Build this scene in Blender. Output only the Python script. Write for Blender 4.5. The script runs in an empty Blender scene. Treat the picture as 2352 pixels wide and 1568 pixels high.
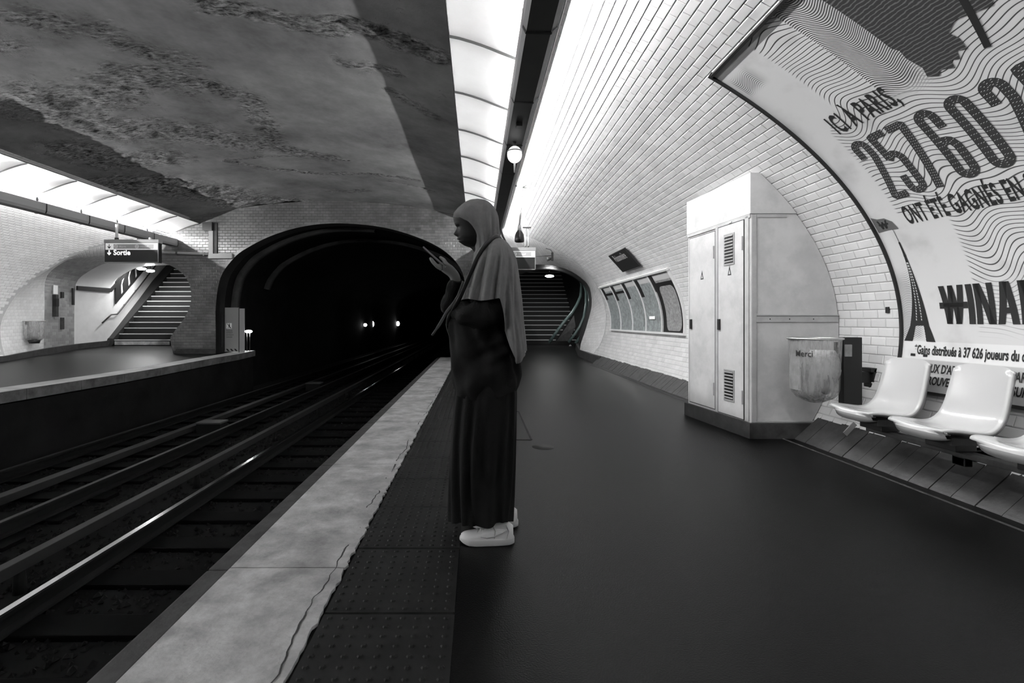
import bpy, bmesh, math, random
import numpy as np
from mathutils import Vector, Matrix, Euler, noise
from mathutils.geometry import tessellate_polygon
random.seed(7); rng = np.random.default_rng(7)
SC = bpy.context.scene
COL = SC.collection
pi = math.pi

# ------------------------------------------------------------------ camera
F = 1130.0; VX = 1095.0; VY = 737.0; EYE = 1.08
cam = bpy.data.cameras.new('camera'); camo = bpy.data.objects.new('camera', cam); COL.objects.link(camo)
camo.location = (0, 0, EYE); camo.rotation_euler = (pi/2, 0, 0)
cam.sensor_width = 36; cam.lens = F/2352*36
cam.shift_x = (1176-VX)/2352; cam.shift_y = -(784-VY)/2352
cam.clip_start = .05; cam.clip_end = 200
SC.camera = camo
# ------------------------------------------------------------------ world, exposure
w = bpy.data.worlds.new('world'); SC.world = w; w.use_nodes = True
w.node_tree.nodes['Background'].inputs[0].default_value = (.02, .02, .02, 1)
w.node_tree.nodes['Background'].inputs[1].default_value = 0.1
SC.view_settings.view_transform = 'Standard'; SC.view_settings.look = 'None'
SC.view_settings.gamma = 1; SC.view_settings.use_curve_mapping = False
SC.view_settings.exposure = 0.0
TUBE_POWER = 1350.0
PASSAGE_POWER = 30.0

def at(px, py, d):
    return Vector(((px-VX)*d/F, d, EYE-(py-VY)*d/F))

# ------------------------------------------------------------------ helpers
def link(name, me, m=None, parent=None, label=None, cat=None, group=None, kind=None):
    o = bpy.data.objects.new(name, me); COL.objects.link(o)
    if m is not None and me is not None and len(me.materials) == 0: me.materials.append(m)
    if parent is not None: o.parent = parent
    if label: o['label'] = label
    if cat: o['category'] = cat
    if group: o['group'] = group
    if kind: o['kind'] = kind
    return o
def tag(o, label=None, cat=None, group=None, kind=None):
    if label: o['label'] = label
    if cat: o['category'] = cat
    if group: o['group'] = group
    if kind: o['kind'] = kind
    return o
def empty(name, loc=(0,0,0), rz=0, label=None, cat=None, group=None, kind=None):
    o = bpy.data.objects.new(name, None); COL.objects.link(o); o.location = loc; o.rotation_euler = (0,0,rz)
    return tag(o, label, cat, group, kind)
def mesh(name, vs, fs, smooth=False):
    me = bpy.data.meshes.new(name); me.from_pydata([tuple(v) for v in vs], [], fs); me.update()
    if smooth:
        me.polygons.foreach_set('use_smooth', [True]*len(me.polygons))
    return me
class MB:
    """collects shapes into one mesh"""
    def __init__(s): s.v = []; s.f = []; s.sm = []
    def add(s, vs, fs, smooth=False):
        b = len(s.v); s.v += [tuple(v) for v in vs]; s.f += [tuple(i+b for i in f) for f in fs]; s.sm += [smooth]*len(fs); return s
    def box(s, x0, x1, y0, y1, z0, z1, bev=0, M=None):
        if bev <= 0:
            vs = [Vector((x, y, z)) for x in (x0, x1) for y in (y0, y1) for z in (z0, z1)]
            fs = [(0,1,3,2),(4,6,7,5),(0,4,5,1),(2,3,7,6),(0,2,6,4),(1,5,7,3)]
        else:
            bm = bmesh.new(); bmesh.ops.create_cube(bm, size=1)
            for v in bm.verts: v.co = Vector(((x0+x1)/2+v.co.x*(x1-x0), (y0+y1)/2+v.co.y*(y1-y0), (z0+z1)/2+v.co.z*(z1-z0)))
            bmesh.ops.bevel(bm, geom=bm.edges[:], offset=bev, segments=2, affect='EDGES', profile=.7)
            bm.verts.ensure_lookup_table()
            vs = [v.co.copy() for v in bm.verts]; fs = [tuple(v.index for v in f.verts) for f in bm.faces]; bm.free()
        if M is not None: vs = [M @ v for v in vs]
        return s.add(vs, fs)
    def tube(s, pts, r, n=8, cap=True, flat=None):
        pts = [Vector(p) for p in pts]; rs = r if isinstance(r, (list, tuple)) else [r]*len(pts)
        vs = []; fs = []
        up = Vector((0,0,1)); prev = None
        for i, p in enumerate(pts):
            t = (pts[min(i+1, len(pts)-1)]-pts[max(i-1, 0)]).normalized()
            if prev is None:
                a = up if abs(t.dot(up)) < .95 else Vector((1,0,0))
                u = (a-t*a.dot(t)).normalized()
            else:
                u = (prev-t*prev.dot(t)).normalized()
            prev = u; v = t.cross(u)
            for k in range(n):
                an = 2*pi*k/n
                vs.append(p+(u*math.cos(an)+v*math.sin(an)*(flat or 1))*rs[i])
        for i in range(len(pts)-1):
            for k in range(n):
                k2 = (k+1) % n
                fs.append((i*n+k, i*n+k2, (i+1)*n+k2, (i+1)*n+k))
        if cap:
            fs.append(tuple(range(n-1, -1, -1))); fs.append(tuple((len(pts)-1)*n+k for k in range(n)))
        return s.add(vs, fs, True)
    def cyl(s, c, r, h, n=16, axis='Z', r2=None):
        c = Vector(c); r2 = r if r2 is None else r2
        d = {'X': Vector((1,0,0)), 'Y': Vector((0,1,0)), 'Z': Vector((0,0,1))}[axis]
        return s.tube([c, c+d*h], [r, r2], n)
    def prism(s, poly, axis, a, b):
        """extrude 2D polygon; axis 'Y': poly is (x,z)"""
        n = len(poly)
        f3 = {'Y': lambda p, t: (p[0], t, p[1]), 'X': lambda p, t: (t, p[0], p[1]), 'Z': lambda p, t: (p[0], p[1], t)}[axis]
        vs = [f3(p, a) for p in poly]+[f3(p, b) for p in poly]
        fs = [(i, (i+1) % n, n+(i+1) % n, n+i) for i in range(n)]
        tri = tessellate_polygon([[Vector((p[0], p[1], 0)) for p in poly]])
        fs += [tuple(t) for t in tri]+[tuple(n+i for i in reversed(t)) for t in tri]
        return s.add(vs, fs)
    def loft(s, rings, closed=True, cap0=False, cap1=False, smooth=True):
        n = len(rings[0]); vs = [v for r in rings for v in r]; fs = []
        for i in range(len(rings)-1):
            for k in range(n if closed else n-1):
                k2 = (k+1) % n
                fs.append((i*n+k, i*n+k2, (i+1)*n+k2, (i+1)*n+k))
        if cap0: fs.append(tuple(range(n-1, -1, -1)))
        if cap1: fs.append(tuple((len(rings)-1)*n+k for k in range(n)))
        return s.add(vs, fs, smooth)
    def sphere(s, c, r, n=12, m=8, sc=(1,1,1)):
        c = Vector(c); rings = []
        for i in range(m+1):
            a = -pi/2+pi*i/m
            rr = max(math.cos(a), 1e-3)*r
            rings.append([c+Vector((rr*math.cos(2*pi*k/n)*sc[0], rr*math.sin(2*pi*k/n)*sc[1], r*math.sin(a)*sc[2])) for k in range(n)])
        return s.loft(rings, cap0=True, cap1=True)
    def build(s, name, m=None, parent=None, label=None, cat=None, group=None, kind=None, bevel=0):
        me = bpy.data.meshes.new(name); me.from_pydata(s.v, [], s.f)
        me.polygons.foreach_set('use_smooth', s.sm); me.update()
        bm = bmesh.new(); bm.from_mesh(me); bmesh.ops.recalc_face_normals(bm, faces=bm.faces[:]); bm.to_mesh(me); bm.free()
        return link(name, me, m, parent, label, cat, group, kind)

# ------------------------------------------------------------------ materials (photo is black and white)
MATS = {}
def mat(name, v, rough=.6, spec=.5, metal=0, var=0, vscale=4, bump=0, bscale=30, emit=0, tint=None, coat=0, alpha=1, trans=0, rnd=0, stain=0, sscale=.6):
    m = bpy.data.materials.new(name); m.use_nodes = True; MATS[name] = m
    nt = m.node_tree; N = nt.nodes; L = nt.links; b = N['Principled BSDF']
    col = (v, v, v, 1) if tint is None else (v*tint[0], v*tint[1], v*tint[2], 1)
    b.inputs['Base Color'].default_value = col
    b.inputs['Roughness'].default_value = rough; b.inputs['Metallic'].default_value = metal
    b.inputs['Specular IOR Level'].default_value = spec
    if coat: b.inputs['Coat Weight'].default_value = coat; b.inputs['Coat Roughness'].default_value = .08
    if trans: b.inputs['Transmission Weight'].default_value = trans
    if alpha < 1: b.inputs['Alpha'].default_value = alpha
    cur = None
    geo = N.new('ShaderNodeNewGeometry')
    def mul(a, bb):
        x = N.new('ShaderNodeMath'); x.operation = 'MULTIPLY'
        for i, q in enumerate((a, bb)):
            if isinstance(q, (int, float)): x.inputs[i].default_value = q
            else: L.new(q, x.inputs[i])
        return x.outputs[0]
    def nz(scale, lo, hi, detail=6, c0=.35, c1=.65):
        n = N.new('ShaderNodeTexNoise'); n.inputs['Scale'].default_value = scale; n.inputs['Detail'].default_value = detail
        n.inputs['Roughness'].default_value = .65
        L.new(geo.outputs['Position'], n.inputs['Vector'])
        r = N.new('ShaderNodeMapRange'); r.inputs[1].default_value = c0; r.inputs[2].default_value = c1
        r.inputs[3].default_value = lo; r.inputs[4].default_value = hi
        L.new(n.outputs['Fac'], r.inputs[0]); return r.outputs[0]
    if var:
        cur = nz(vscale, 1-var, 1+var*.6)
    if stain:
        s2 = nz(sscale, 1-stain, 1, 8, .42, .55); cur = s2 if cur is None else mul(cur, s2)
    if rnd:
        r = N.new('ShaderNodeMapRange'); r.inputs[3].default_value = 1-rnd; r.inputs[4].default_value = 1+rnd*.4
        L.new(geo.outputs['Random Per Island'], r.inputs[0])
        oi = N.new('ShaderNodeObjectInfo'); r2 = N.new('ShaderNodeMapRange'); r2.inputs[3].default_value = 1-rnd*.5; r2.inputs[4].default_value = 1+rnd*.3
        L.new(oi.outputs['Random'], r2.inputs[0])
        q = mul(r.outputs[0], r2.outputs[0]); cur = q if cur is None else mul(cur, q)
    if cur is not None:
        vm = N.new('ShaderNodeVectorMath'); vm.operation = 'SCALE'; vm.inputs[0].default_value = col[:3]
        L.new(cur, vm.inputs['Scale']); L.new(vm.outputs[0], b.inputs['Base Color'])
    if bump:
        n = N.new('ShaderNodeTexNoise'); n.inputs['Scale'].default_value = bscale; n.inputs['Detail'].default_value = 8
        L.new(geo.outputs['Position'], n.inputs['Vector'])
        bp = N.new('ShaderNodeBump'); bp.inputs['Strength'].default_value = bump; bp.inputs['Distance'].default_value = .01
        L.new(n.outputs['Fac'], bp.inputs['Height']); L.new(bp.outputs[0], b.inputs['Normal'])
    if emit:
        b.inputs['Emission Color'].default_value = (1, 1, 1, 1); b.inputs['Emission Strength'].default_value = emit
    return m
M_tile = mat('white_glazed_tile', .62, .2, .5, rnd=.09, var=.06, vscale=3)
M_tile_back = mat('grimy_glazed_tile', .15, .25, .5, rnd=.25, stain=.35, sscale=.9)
M_tile_under = mat('glazed_tile_plain', .80, .2, .5, var=.12, vscale=5)
M_tile_reveal = mat('grey_reveal_tile', .30, .3, .4, rnd=.3)
M_grout = mat('dark_grout', .36, .9, .2)
M_grout2 = mat('sooty_grout', .045, .9, .2)
M_white_tile2 = mat('flared_white_tile', .66, .25, .5, rnd=.1)
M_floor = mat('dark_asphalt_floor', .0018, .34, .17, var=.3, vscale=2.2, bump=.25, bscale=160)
M_tactile = mat('dark_studded_rubber', .014, .6, .15, var=.35, vscale=9)
M_paint = mat('worn_white_platform_paint', .54, .6, .3, var=.3, vscale=6, bump=.3, bscale=60, stain=.3, sscale=2.2)
M_kerb = mat('grey_kerb_concrete', .05, .8, .2, var=.4, vscale=7, bump=.3)
M_masonry = mat('sooty_masonry', .004, .9, .1, var=.6, vscale=1.5, bump=.6, bscale=9)
M_ballast = mat('sooty_ballast', .008, .85, .25, var=.5, vscale=14, rnd=.6)
M_bed = mat('black_track_bed', .008, .95, .1)
M_wood = mat('oily_sleeper_wood', .0018, .8, .08, var=.4, vscale=12)
M_rail_side = mat('dusty_rail_steel', .012, .75, .2, metal=0)
M_rail_top = mat('polished_rail_head', .7, .16, .5, metal=1)
M_rail_dull = mat('dull_rail_head', .05, .55, .3, metal=.2)
M_black = mat('black_paint', .012, .45, .4)
M_blacksatin = mat('black_satin_metal', .02, .3, .5)
M_cab = mat('cream_cabinet_enamel', .47, .6, .25, var=.07, vscale=6, stain=.12, sscale=2.5)
M_cabtrim = mat('cream_cabinet_trim', .36, .5, .4, var=.12, vscale=9)
M_dark = mat('dark_grey_plinth', .035, .6, .4, var=.4, vscale=10, bump=.2)
M_duct = mat('grey_painted_duct', .05, .5, .4, var=.12, vscale=5)
M_duct_l = mat('pale_duct_edge', .28, .4, .4)
M_refl = mat('white_enamel_reflector', .72, .35, .4, var=.04, vscale=3)
M_tube = mat('lit_fluorescent_tube', .9, .3, .2, emit=TUBE_POWER)
M_lamp = mat('lit_white_lamp', .9, .3, .2, emit=60)
M_lamp2 = mat('lit_tunnel_lamp', .9, .3, .2, emit=14)
M_globe = mat('lit_opal_globe', .9, .3, .2, emit=1.6)
M_steel = mat('brushed_steel', .5, .35, .5, metal=.9)
M_alu = mat('pale_aluminium', .75, .4, .5, metal=.3)
M_seat = mat('white_glossy_plastic', .47, .2, .5, coat=.4)
M_print = mat('black_print', .018, .7, .2)
M_digit = mat('black_striped_print', .03, .7, .2)
M_whiteprint = mat('white_print', .8, .6, .2)
M_greyprint = mat('grey_print', .42, .6, .2)
M_teal = mat('teal_painted_metal', .16, .25, .5, tint=(.75, 1.05, 1.0))
M_map = mat('grey_map_print', .26, .35, .5, var=.45, vscale=14, tint=(.92, 1, 1))
M_mappale = mat('pale_map_print', .26, .35, .5, var=.4, vscale=22)
M_bin = mat('grey_bin_shell', .22, .35, .5, var=.3, vscale=9)
M_phone = mat('black_phone_glass', .02, .12, .6)
M_skin = mat('shaded_brown_skin', .009, .6, .2)  # face copy of the skin, with the shade on the face put into its colour
M_handskin = mat('brown_skin', .22, .5, .35)  # same person's skin, lighter copy for the lit hand
M_scarf = mat('grey_scarf_cloth', .19, .9, .1, var=.1, vscale=30, bump=.15, bscale=300)
M_cloth = mat('black_crepe_cloth', .009, .9, .15, bump=.2, bscale=200)
M_sneaker = mat('white_sneaker_leather', .85, .45, .4)
M_sole = mat('off_white_rubber_sole', .7, .6, .3)
M_passage = mat('passage_white_tile', .6, .3, .4, var=.06)
M_stepd = mat('dark_step', .02, .6, .35)
M_nosing = mat('pale_step_nosing', .6, .45, .4)
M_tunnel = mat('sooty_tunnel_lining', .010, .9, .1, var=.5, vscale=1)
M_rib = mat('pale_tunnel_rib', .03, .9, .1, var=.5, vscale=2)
M_trash = mat('crumpled_bag', .45, .4, .5, var=.4, vscale=30, bump=.4, bscale=40)

# bag film
def bag_mat():
    m = bpy.data.materials.new('clear_bag_film'); m.use_nodes = True; nt = m.node_tree; N = nt.nodes; L = nt.links
    b = N['Principled BSDF']; b.inputs['Base Color'].default_value = (.28, .28, .28, 1); b.inputs['Roughness'].default_value = .25
    n = N.new('ShaderNodeTexNoise'); n.inputs['Scale'].default_value = 7; n.inputs['Detail'].default_value = 3
    mp = N.new('ShaderNodeMapping'); mp.inputs['Scale'].default_value = (6, 6, 1)
    g = N.new('ShaderNodeNewGeometry'); L.new(g.outputs['Position'], mp.inputs[0]); L.new(mp.outputs[0], n.inputs[0])
    r = N.new('ShaderNodeMapRange'); r.inputs[1].default_value = .35; r.inputs[2].default_value = .65; r.inputs[3].default_value = .25; r.inputs[4].default_value = .75
    L.new(n.outputs['Fac'], r.inputs[0]); L.new(r.outputs[0], b.inputs['Alpha'])
    return m
M_bag = bag_mat()

# peeling plaster: colour follows a vertex attribute 'peel' that marks where the plaster has flaked
def plaster():
    m = bpy.data.materials.new('peeling_plaster'); m.use_nodes = True; nt = m.node_tree; N = nt.nodes; L = nt.links
    b = N['Principled BSDF']; b.inputs['Roughness'].default_value = .9; b.inputs['Specular IOR Level'].default_value = .15
    g = N.new('ShaderNodeNewGeometry')
    def noise_(s, d, sc=(1, 1, 1)):
        mp = N.new('ShaderNodeMapping'); mp.inputs['Scale'].default_value = sc
        n = N.new('ShaderNodeTexNoise'); n.inputs['Scale'].default_value = s; n.inputs['Detail'].default_value = d; n.inputs['Roughness'].default_value = .7
        L.new(g.outputs['Position'], mp.inputs[0]); L.new(mp.outputs[0], n.inputs[0]); return n.outputs['Fac']
    def mr(x, a, b_, c, d):
        r = N.new('ShaderNodeMapRange'); r.inputs[1].default_value = a; r.inputs[2].default_value = b_; r.inputs[3].default_value = c; r.inputs[4].default_value = d
        L.new(x, r.inputs[0]); return r.outputs[0]
    def mth(op, a, b_):
        x = N.new('ShaderNodeMath'); x.operation = op
        for i, q in enumerate((a, b_)):
            if isinstance(q, (int, float)): x.inputs[i].default_value = q
            else: L.new(q, x.inputs[i])
        return x.outputs[0]
    at_ = N.new('ShaderNodeAttribute'); at_.attribute_name = 'peel'
    base = mr(noise_(.8, 5), .3, .7, .11, .28)
    fine = mr(noise_(16, 8, (.6, 1.6, 1)), .36, .64, .05, 1.75)
    flake = mth('MULTIPLY', base, fine)
    mask = mr(mth('ADD', at_.outputs['Fac'], mr(noise_(5, 8), .3, .7, -.35, .35)), .25, .6, 0, 1)
    mix = N.new('ShaderNodeMix'); mix.data_type = 'FLOAT'
    L.new(mask, mix.inputs[0]); L.new(base, mix.inputs[2]); L.new(flake, mix.inputs[3])
    cc = N.new('ShaderNodeCombineColor')
    for i in range(3): L.new(mix.outputs[0], cc.inputs[i])
    L.new(cc.outputs[0], b.inputs['Base Color'])
    hgt = mth('ADD', mth('MULTIPLY', mth('MULTIPLY', noise_(22, 8), mask), 1.6), mth('MULTIPLY', noise_(40, 4), .12))
    bp = N.new('ShaderNodeBump'); bp.inputs['Strength'].default_value = .9; bp.inputs['Distance'].default_value = .02
    L.new(hgt, bp.inputs['Height']); L.new(bp.outputs[0], b.inputs['Normal'])
    return m
M_plaster = plaster()

# ------------------------------------------------------------------ the vault
CX, VA, VB, ZC = -3.9, 7.25, 3.3, 1.0
T0 = -.308
NT = 3000
_ts = np.linspace(T0, pi-T0, NT)
_xs = VA*np.cos(_ts); _zs = VB*np.sin(_ts)
_L = np.concatenate([[0], np.cumsum(np.hypot(np.diff(_xs), np.diff(_zs)))])
LTOT = float(_L[-1])
_L -= 0.05 if False else 0
def t_of(L): return float(np.interp(L, _L, _ts))
def L_of(t): return float(np.interp(t, _ts, _L))
def t_x(x): return math.acos(max(-1, min(1, (x-CX)/VA)))
def vp(t, y, h=0.0):
    """point on the vault at angle t, h metres inside it"""
    nx, nz = math.cos(t)/VA, math.sin(t)/VB; l = math.hypot(nx, nz); nx /= l; nz /= l
    return Vector((CX+VA*math.cos(t)-nx*h, y, ZC+VB*math.sin(t)-nz*h))
def vn(t):
    nx, nz = math.cos(t)/VA, math.sin(t)/VB; l = math.hypot(nx, nz); return Vector((-nx/l, 0, -nz/l))
YB = -7.0; YE = 13.2
# where the side vaults cut the main vault (read by arc length)
RCUT = [(0, 13.4), (.24, 13.25), (.45, 13.0), (.87, 12.85), (1.25, 12.7), (1.53, 12.6), (2.08, 12.45), (2.44, 12.35), (2.92, 12.4), (3.56, 12.6), (4.2, 12.85), (4.86, 13.1), (5.4, 13.2), (7, 13.2)]
LCUT = [(0, 11.4), (.4, 11.45), (1.1, 11.52), (1.74, 11.73), (2.23, 11.91), (2.62, 12.09), (3.08, 12.25), (3.64, 12.6), (4.0, 12.95), (4.3, 13.2), (7, 13.2)]
def rcut(L): return float(np.interp(L, [a for a, b in RCUT], [b for a, b in RCUT]))
def lcut(Lm): return float(np.interp(Lm, [a for a, b in LCUT], [b for a, b in LCUT]))
L_R_TOP = L_of(t_x(-.05)); L_L_TOP = LTOT-L_of(t_x(-7.65))

# ------------------------------------------------------------------ tiles
def tile_template(w_, h_, th=.0035, bev=.006):
    a, b = w_/2, h_/2; c, d = a-bev, b-bev
    return [(-a,-b,0),(a,-b,0),(a,b,0),(-a,b,0),(-c,-d,th),(c,-d,th),(c,d,th),(-c,d,th)], [(4,5,6,7),(0,1,5,4),(1,2,6,5),(2,3,7,6),(3,0,4,7)]
def place_tiles(parent, frames, m, tw, th_, n_ind=300, name='tile', thick=.0035, bev=.006):
    """frames: list of (origin, ux, uy, un, px size); the 300 largest in view are objects, the rest one stuff part"""
    tv, tf = tile_template(tw, th_, thick, bev)
    frames = sorted(frames, key=lambda f: -f[4])
    me = mesh(name, tv, tf); me.materials.append(m)
    for k, (o_, ux, uy, un, s_) in enumerate(frames[:n_ind]):
        o = bpy.data.objects.new(name, me); COL.objects.link(o); o.parent = parent
        M = Matrix.Identity(4)
        for i in range(3):
            M[i][0], M[i][1], M[i][2], M[i][3] = ux[i], uy[i], un[i], o_[i]
        o.matrix_basis = M
    rest = frames[n_ind:]
    if rest:
        O = np.array([f[0] for f in rest]); U = np.array([f[1] for f in rest]); V = np.array([f[2] for f in rest]); W = np.array([f[3] for f in rest])
        t = np.array(tv)
        P = O[:, None, :]+t[None, :, 0, None]*U[:, None, :]+t[None, :, 1, None]*V[:, None, :]+t[None, :, 2, None]*W[:, None, :]
        n = len(rest); P = P.reshape(-1, 3)
        Fq = (np.array(tf)[None]+8*np.arange(n)[:, None, None]).reshape(-1, 4)
        me2 = bpy.data.meshes.new('tiles'); me2.from_pydata(P.tolist(), [], Fq.tolist()); me2.materials.append(m)
        link(name+'_field', me2, None, parent, kind='stuff')
def seen(p):
    """projected position in the 2352x1568 frame"""
    if p[1] < .3: return None
    x = VX+F*p[0]/p[1]; y = VY-F*(p[2]-EYE)/p[1]
    return (x, y) if -20 < x < 2372 and -20 < y < 1588 else None

# ------------------------------------------------------------------ structure: walls
def vault_grid(name, Ls, cut, m, side, ny=60, parent=None):
    """side 'R': L measured from the right base; 'L': from the left base"""
    vs = []; fs = []
    for L in Ls:
        t = t_of(L) if side == 'R' else t_of(LTOT-L)
        ye = cut(L)
        for j in range(ny+1): vs.append(vp(t, YB+(ye-YB)*j/ny))
    n = ny+1
    for i in range(len(Ls)-1):
        for j in range(ny): fs.append((i*n+j, (i+1)*n+j, (i+1)*n+j+1, i*n+j+1))
    return link(name, mesh(name, vs, fs, True), m, parent)
wall_right = vault_grid('wall_right', np.linspace(0, L_R_TOP, 70), rcut, M_grout, 'R'); tag(wall_right, 'curved right wall of white bevelled tiles under the long strip light', 'wall', kind='structure')
wall_left = vault_grid('wall_left', np.linspace(0, L_L_TOP, 60), lcut, M_grout, 'L'); tag(wall_left, 'curved far left wall of small white tiles below the left strip light', 'wall', kind='structure')

POY0, POY1, POV0, POV1 = -.16, 3.84, .62, 3.70     # the big poster
TW, TH = .1475, .0705
def wall_tiles(side):
    out = []; L = .235; row = 0
    top = L_R_TOP if side == 'R' else L_L_TOP
    while L < top:
        t = t_of(L) if side == 'R' else t_of(LTOT-L)
        n_ = vn(t); uy = Vector((0, 1, 0)); ux = uy.cross(n_)
        if ux.z < 0: ux = -ux
        ux = ux.normalized()
        ye = rcut(L) if side == 'R' else lcut(L)
        y = (-.4 if side == 'R' else 7.5)+(.075 if row % 2 else 0)
        while y < ye-.085:
            if side == 'R' and POY0+.05 < y < POY1-.1 and POV0+.06 < L < POV1-.06: y += .15; continue
            p = vp(t, y, .001+random.uniform(0, .0015))
            s = seen(p); area = 0
            if s:
                fo = abs((Vector((0, 0, EYE))-p).normalized().dot(n_)); area = fo/(y*y+p.x**2)
                if side == 'R' and 4.3 < y < 6.6 and p.z < 2.5: area *= .01
            j = random.uniform(-.02, .02)
            nn = (n_+uy*j*.6+ux*random.uniform(-.02, .02)).normalized()
            u2 = uy if True else uy
            out.append((p, u2, n_.cross(uy) if True else ux, nn, area))
            y += .15
        L += .075; row += 1
    # local x along the wall, local y up the wall
    return [(p, a, (b if b.z > 0 else -b), n, s) for p, a, b, n, s in out]
place_tiles(wall_right, wall_tiles('R'), M_tile, TW, TH)
place_tiles(wall_left, wall_tiles('L'), M_tile, TW, TH)

# ceiling: plaster with flaked patches
PEEL = [([(-2.7, 4.95), (-2.3, 5.0), (-1.8, 5.14), (-1.2, 5.0), (-.9, 5.1), (-.44, 5.22)], .11, 1.3),
        ([(-5.94, 6.75), (-5.3, 7.0), (-4.6, 6.5), (-3.9, 6.6)], .32, .8),
        ([(-3.9, 6.5), (-3.3, 7.1), (-3.5, 8.2), (-3.75, 9.0), (-3.4, 9.4), (-2.9, 9.6)], .18, .9),
        ([(-6.2, 7.0), (-5.9, 8.0), (-5.2, 8.2), (-4.6, 8.6), (-4.1, 8.9)], .42, .75),
        ([(-6.9, 8.4), (-6.7, 9.2), (-5.9, 9.3)], .35, .8),
        ([(-7.3, 10.3), (-6.8, 10.6), (-6.6, 11.2), (-6.0, 12.0), (-5.9, 12.6)], .45, 1.1),
        ([(-5.0, 9.8), (-4.0, 9.6), (-2.5, 9.65)], .035, 1.0), ([(-5.0, 9.8), (-4.4, 10.4), (-3.4, 10.75), (-2.3, 10.5), (-1.3, 10.5)], .07, .9),
        ([(-3.6, 12.2), (-3.1, 12.2), (-2.7, 11.95)], .1, .9), ([(-4.8, 5.2), (-4.25, 5.4), (-4.0, 5.9), (-3.6, 6.1)], .22, .6),
        ([(-6.5, 4.9), (-5.9, 5.3), (-5.3, 5.6)], .25, .5), ([(-1.6, 5.8), (-1.0, 5.8)], .09, .6), ([(-1.1, 6.4), (-.6, 6.9)], .12, .5),
        ([(-6.4, 12.6), (-5.2, 13.0), (-4.9, 13.1)], .35, .9), ([(-3.2, 4.6), (-2.6, 4.4), (-2.0, 4.5)], .1, .5), ([(-1.9, 10.9), (-.9, 11.2)], .08, .6)]
def peel_at(X, Y):
    W = np.zeros_like(X)
    for pts, wd, amp in PEEL:
        D = np.full_like(X, 1e9)
        for (x0, y0), (x1, y1) in zip(pts[:-1], pts[1:]):
            dx, dy = x1-x0, y1-y0; l2 = dx*dx+dy*dy
            q = np.clip(((X-x0)*dx+(Y-y0)*dy)/l2, 0, 1)
            D = np.minimum(D, np.hypot(X-x0-q*dx, Y-y0-q*dy)/1.3)
        W = np.maximum(W, amp*np.exp(-(D/wd)**2))
    return W
def ceiling():
    t0, t1 = t_x(-.05), t_x(-7.65)
    nt = 170; ys = np.concatenate([np.linspace(YB, 4, 40, endpoint=False), np.linspace(4, YE, 250)])
    ts = np.linspace(t0, t1, nt)
    T, Y = np.meshgrid(ts, ys, indexing='ij'); X = CX+VA*np.cos(T)
    Wp = peel_at(X, Y)
    vs = []
    for i in range(nt):
        n_ = vn(ts[i]); base = vp(ts[i], 0)
        for j in range(len(ys)):
            wv = Wp[i, j]; h = .012*noise.noise(Vector((X[i, j]*.7, ys[j]*.7, 3)))
            if wv > .08:
                q = Vector((X[i, j]*3.2, ys[j]*5.2, 1.0))
                h += min(wv, 1)*(.06*noise.fractal(q, 1, 2, 5)-.012)
            p = base+n_*h; vs.append((p.x, ys[j], p.z))
    n = len(ys); fs = [(i*n+j, (i+1)*n+j, (i+1)*n+j+1, i*n+j+1) for i in range(nt-1) for j in range(n-1)]
    me = mesh('ceiling', vs, fs, True)
    a = me.attributes.new('peel', 'FLOAT', 'POINT'); a.data.foreach_set('value', np.clip(Wp, 0, 1).ravel().astype(np.float32))
    return link('ceiling', me, M_plaster, None, 'low plaster vault with peeling paint over the tracks', 'ceiling', kind='structure')
ceiling()

# ------------------------------------------------------------------ end wall, portal, flared openings
def spline(pts, n=6):
    P = [Vector(p) for p in pts]; out = []
    for i in range(len(P)-1):
        p0 = P[max(i-1, 0)]; p1 = P[i]; p2 = P[i+1]; p3 = P[min(i+2, len(P)-1)]
        for k in range(n):
            t = k/n
            out.append(.5*((2*p1)+(p2-p0)*t+(2*p0-5*p1+4*p2-p3)*t*t+(3*p1-p0-3*p2+p3)*t**3))
    out.append(P[-1]); return out
def resample(pts, n):
    P = [Vector(p) for p in pts]; d = [0]
    for a, b in zip(P[:-1], P[1:]): d.append(d[-1]+(b-a).length)
    out = []
    for i in range(n+1):
        s = d[-1]*i/n; k = 0
        while k < len(d)-2 and d[k+1] < s: k += 1
        q = (s-d[k])/max(d[k+1]-d[k], 1e-9); out.append(P[k].lerp(P[k+1], min(max(q, 0), 1)))
    return out
PORT = [(-7.0,-1.1),(-7.0,.6),(-7.0,1.48),(-6.87,2.25),(-6.53,2.75),(-6.19,3.02),(-5.52,3.36),(-4.68,3.61),(-3.7,3.70),(-2.51,3.59),(-1.5,3.29),(-.83,2.93),(-.42,2.46),(-.3,1.9),(-.26,1.2),(-.26,-1.1)]
PORTS = [(p.x, p.y) for p in spline([(a, b, 0) for a, b in PORT], 5)]
OPR = [(-8.08,.1),(-8.22,.55),(-8.14,.76),(-7.85,1.15),(-7.67,1.58),(-7.69,2.01),(-7.85,2.31),(-8.14,2.53),(-8.48,2.66),(-8.9,2.78),(-9.29,2.84)]
OPRS = [(p.x, p.y) for p in spline([(a, b, 0) for a, b in OPR], 4)]
def z_left(y):
    q = min(max((y-9)/4.2, 0), 1); r = .1+.1*q*q*(3-2*q)
    if y > 13.2: r += min(y-13.2, 2.3)*.048
    return r
def z_right(y):
    q = min(max((y-12.4)/5.4, 0), 1); return .22*q*q*(3-2*q)
tA = t_of(LTOT-4.3); tB = t_of(5.4)
arcpts = [(vp(tA+(tB-tA)*i/60, 0).x, vp(tA+(tB-tA)*i/60, 0).z) for i in range(61)]
OUT = arcpts+[(-.08, 3.0), (-.12, 1.5), (-.12, -1.1)]+PORTS[::-1]+[(-7.8, -1.1), (-7.95, .1)]+OPRS[1:]
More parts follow.
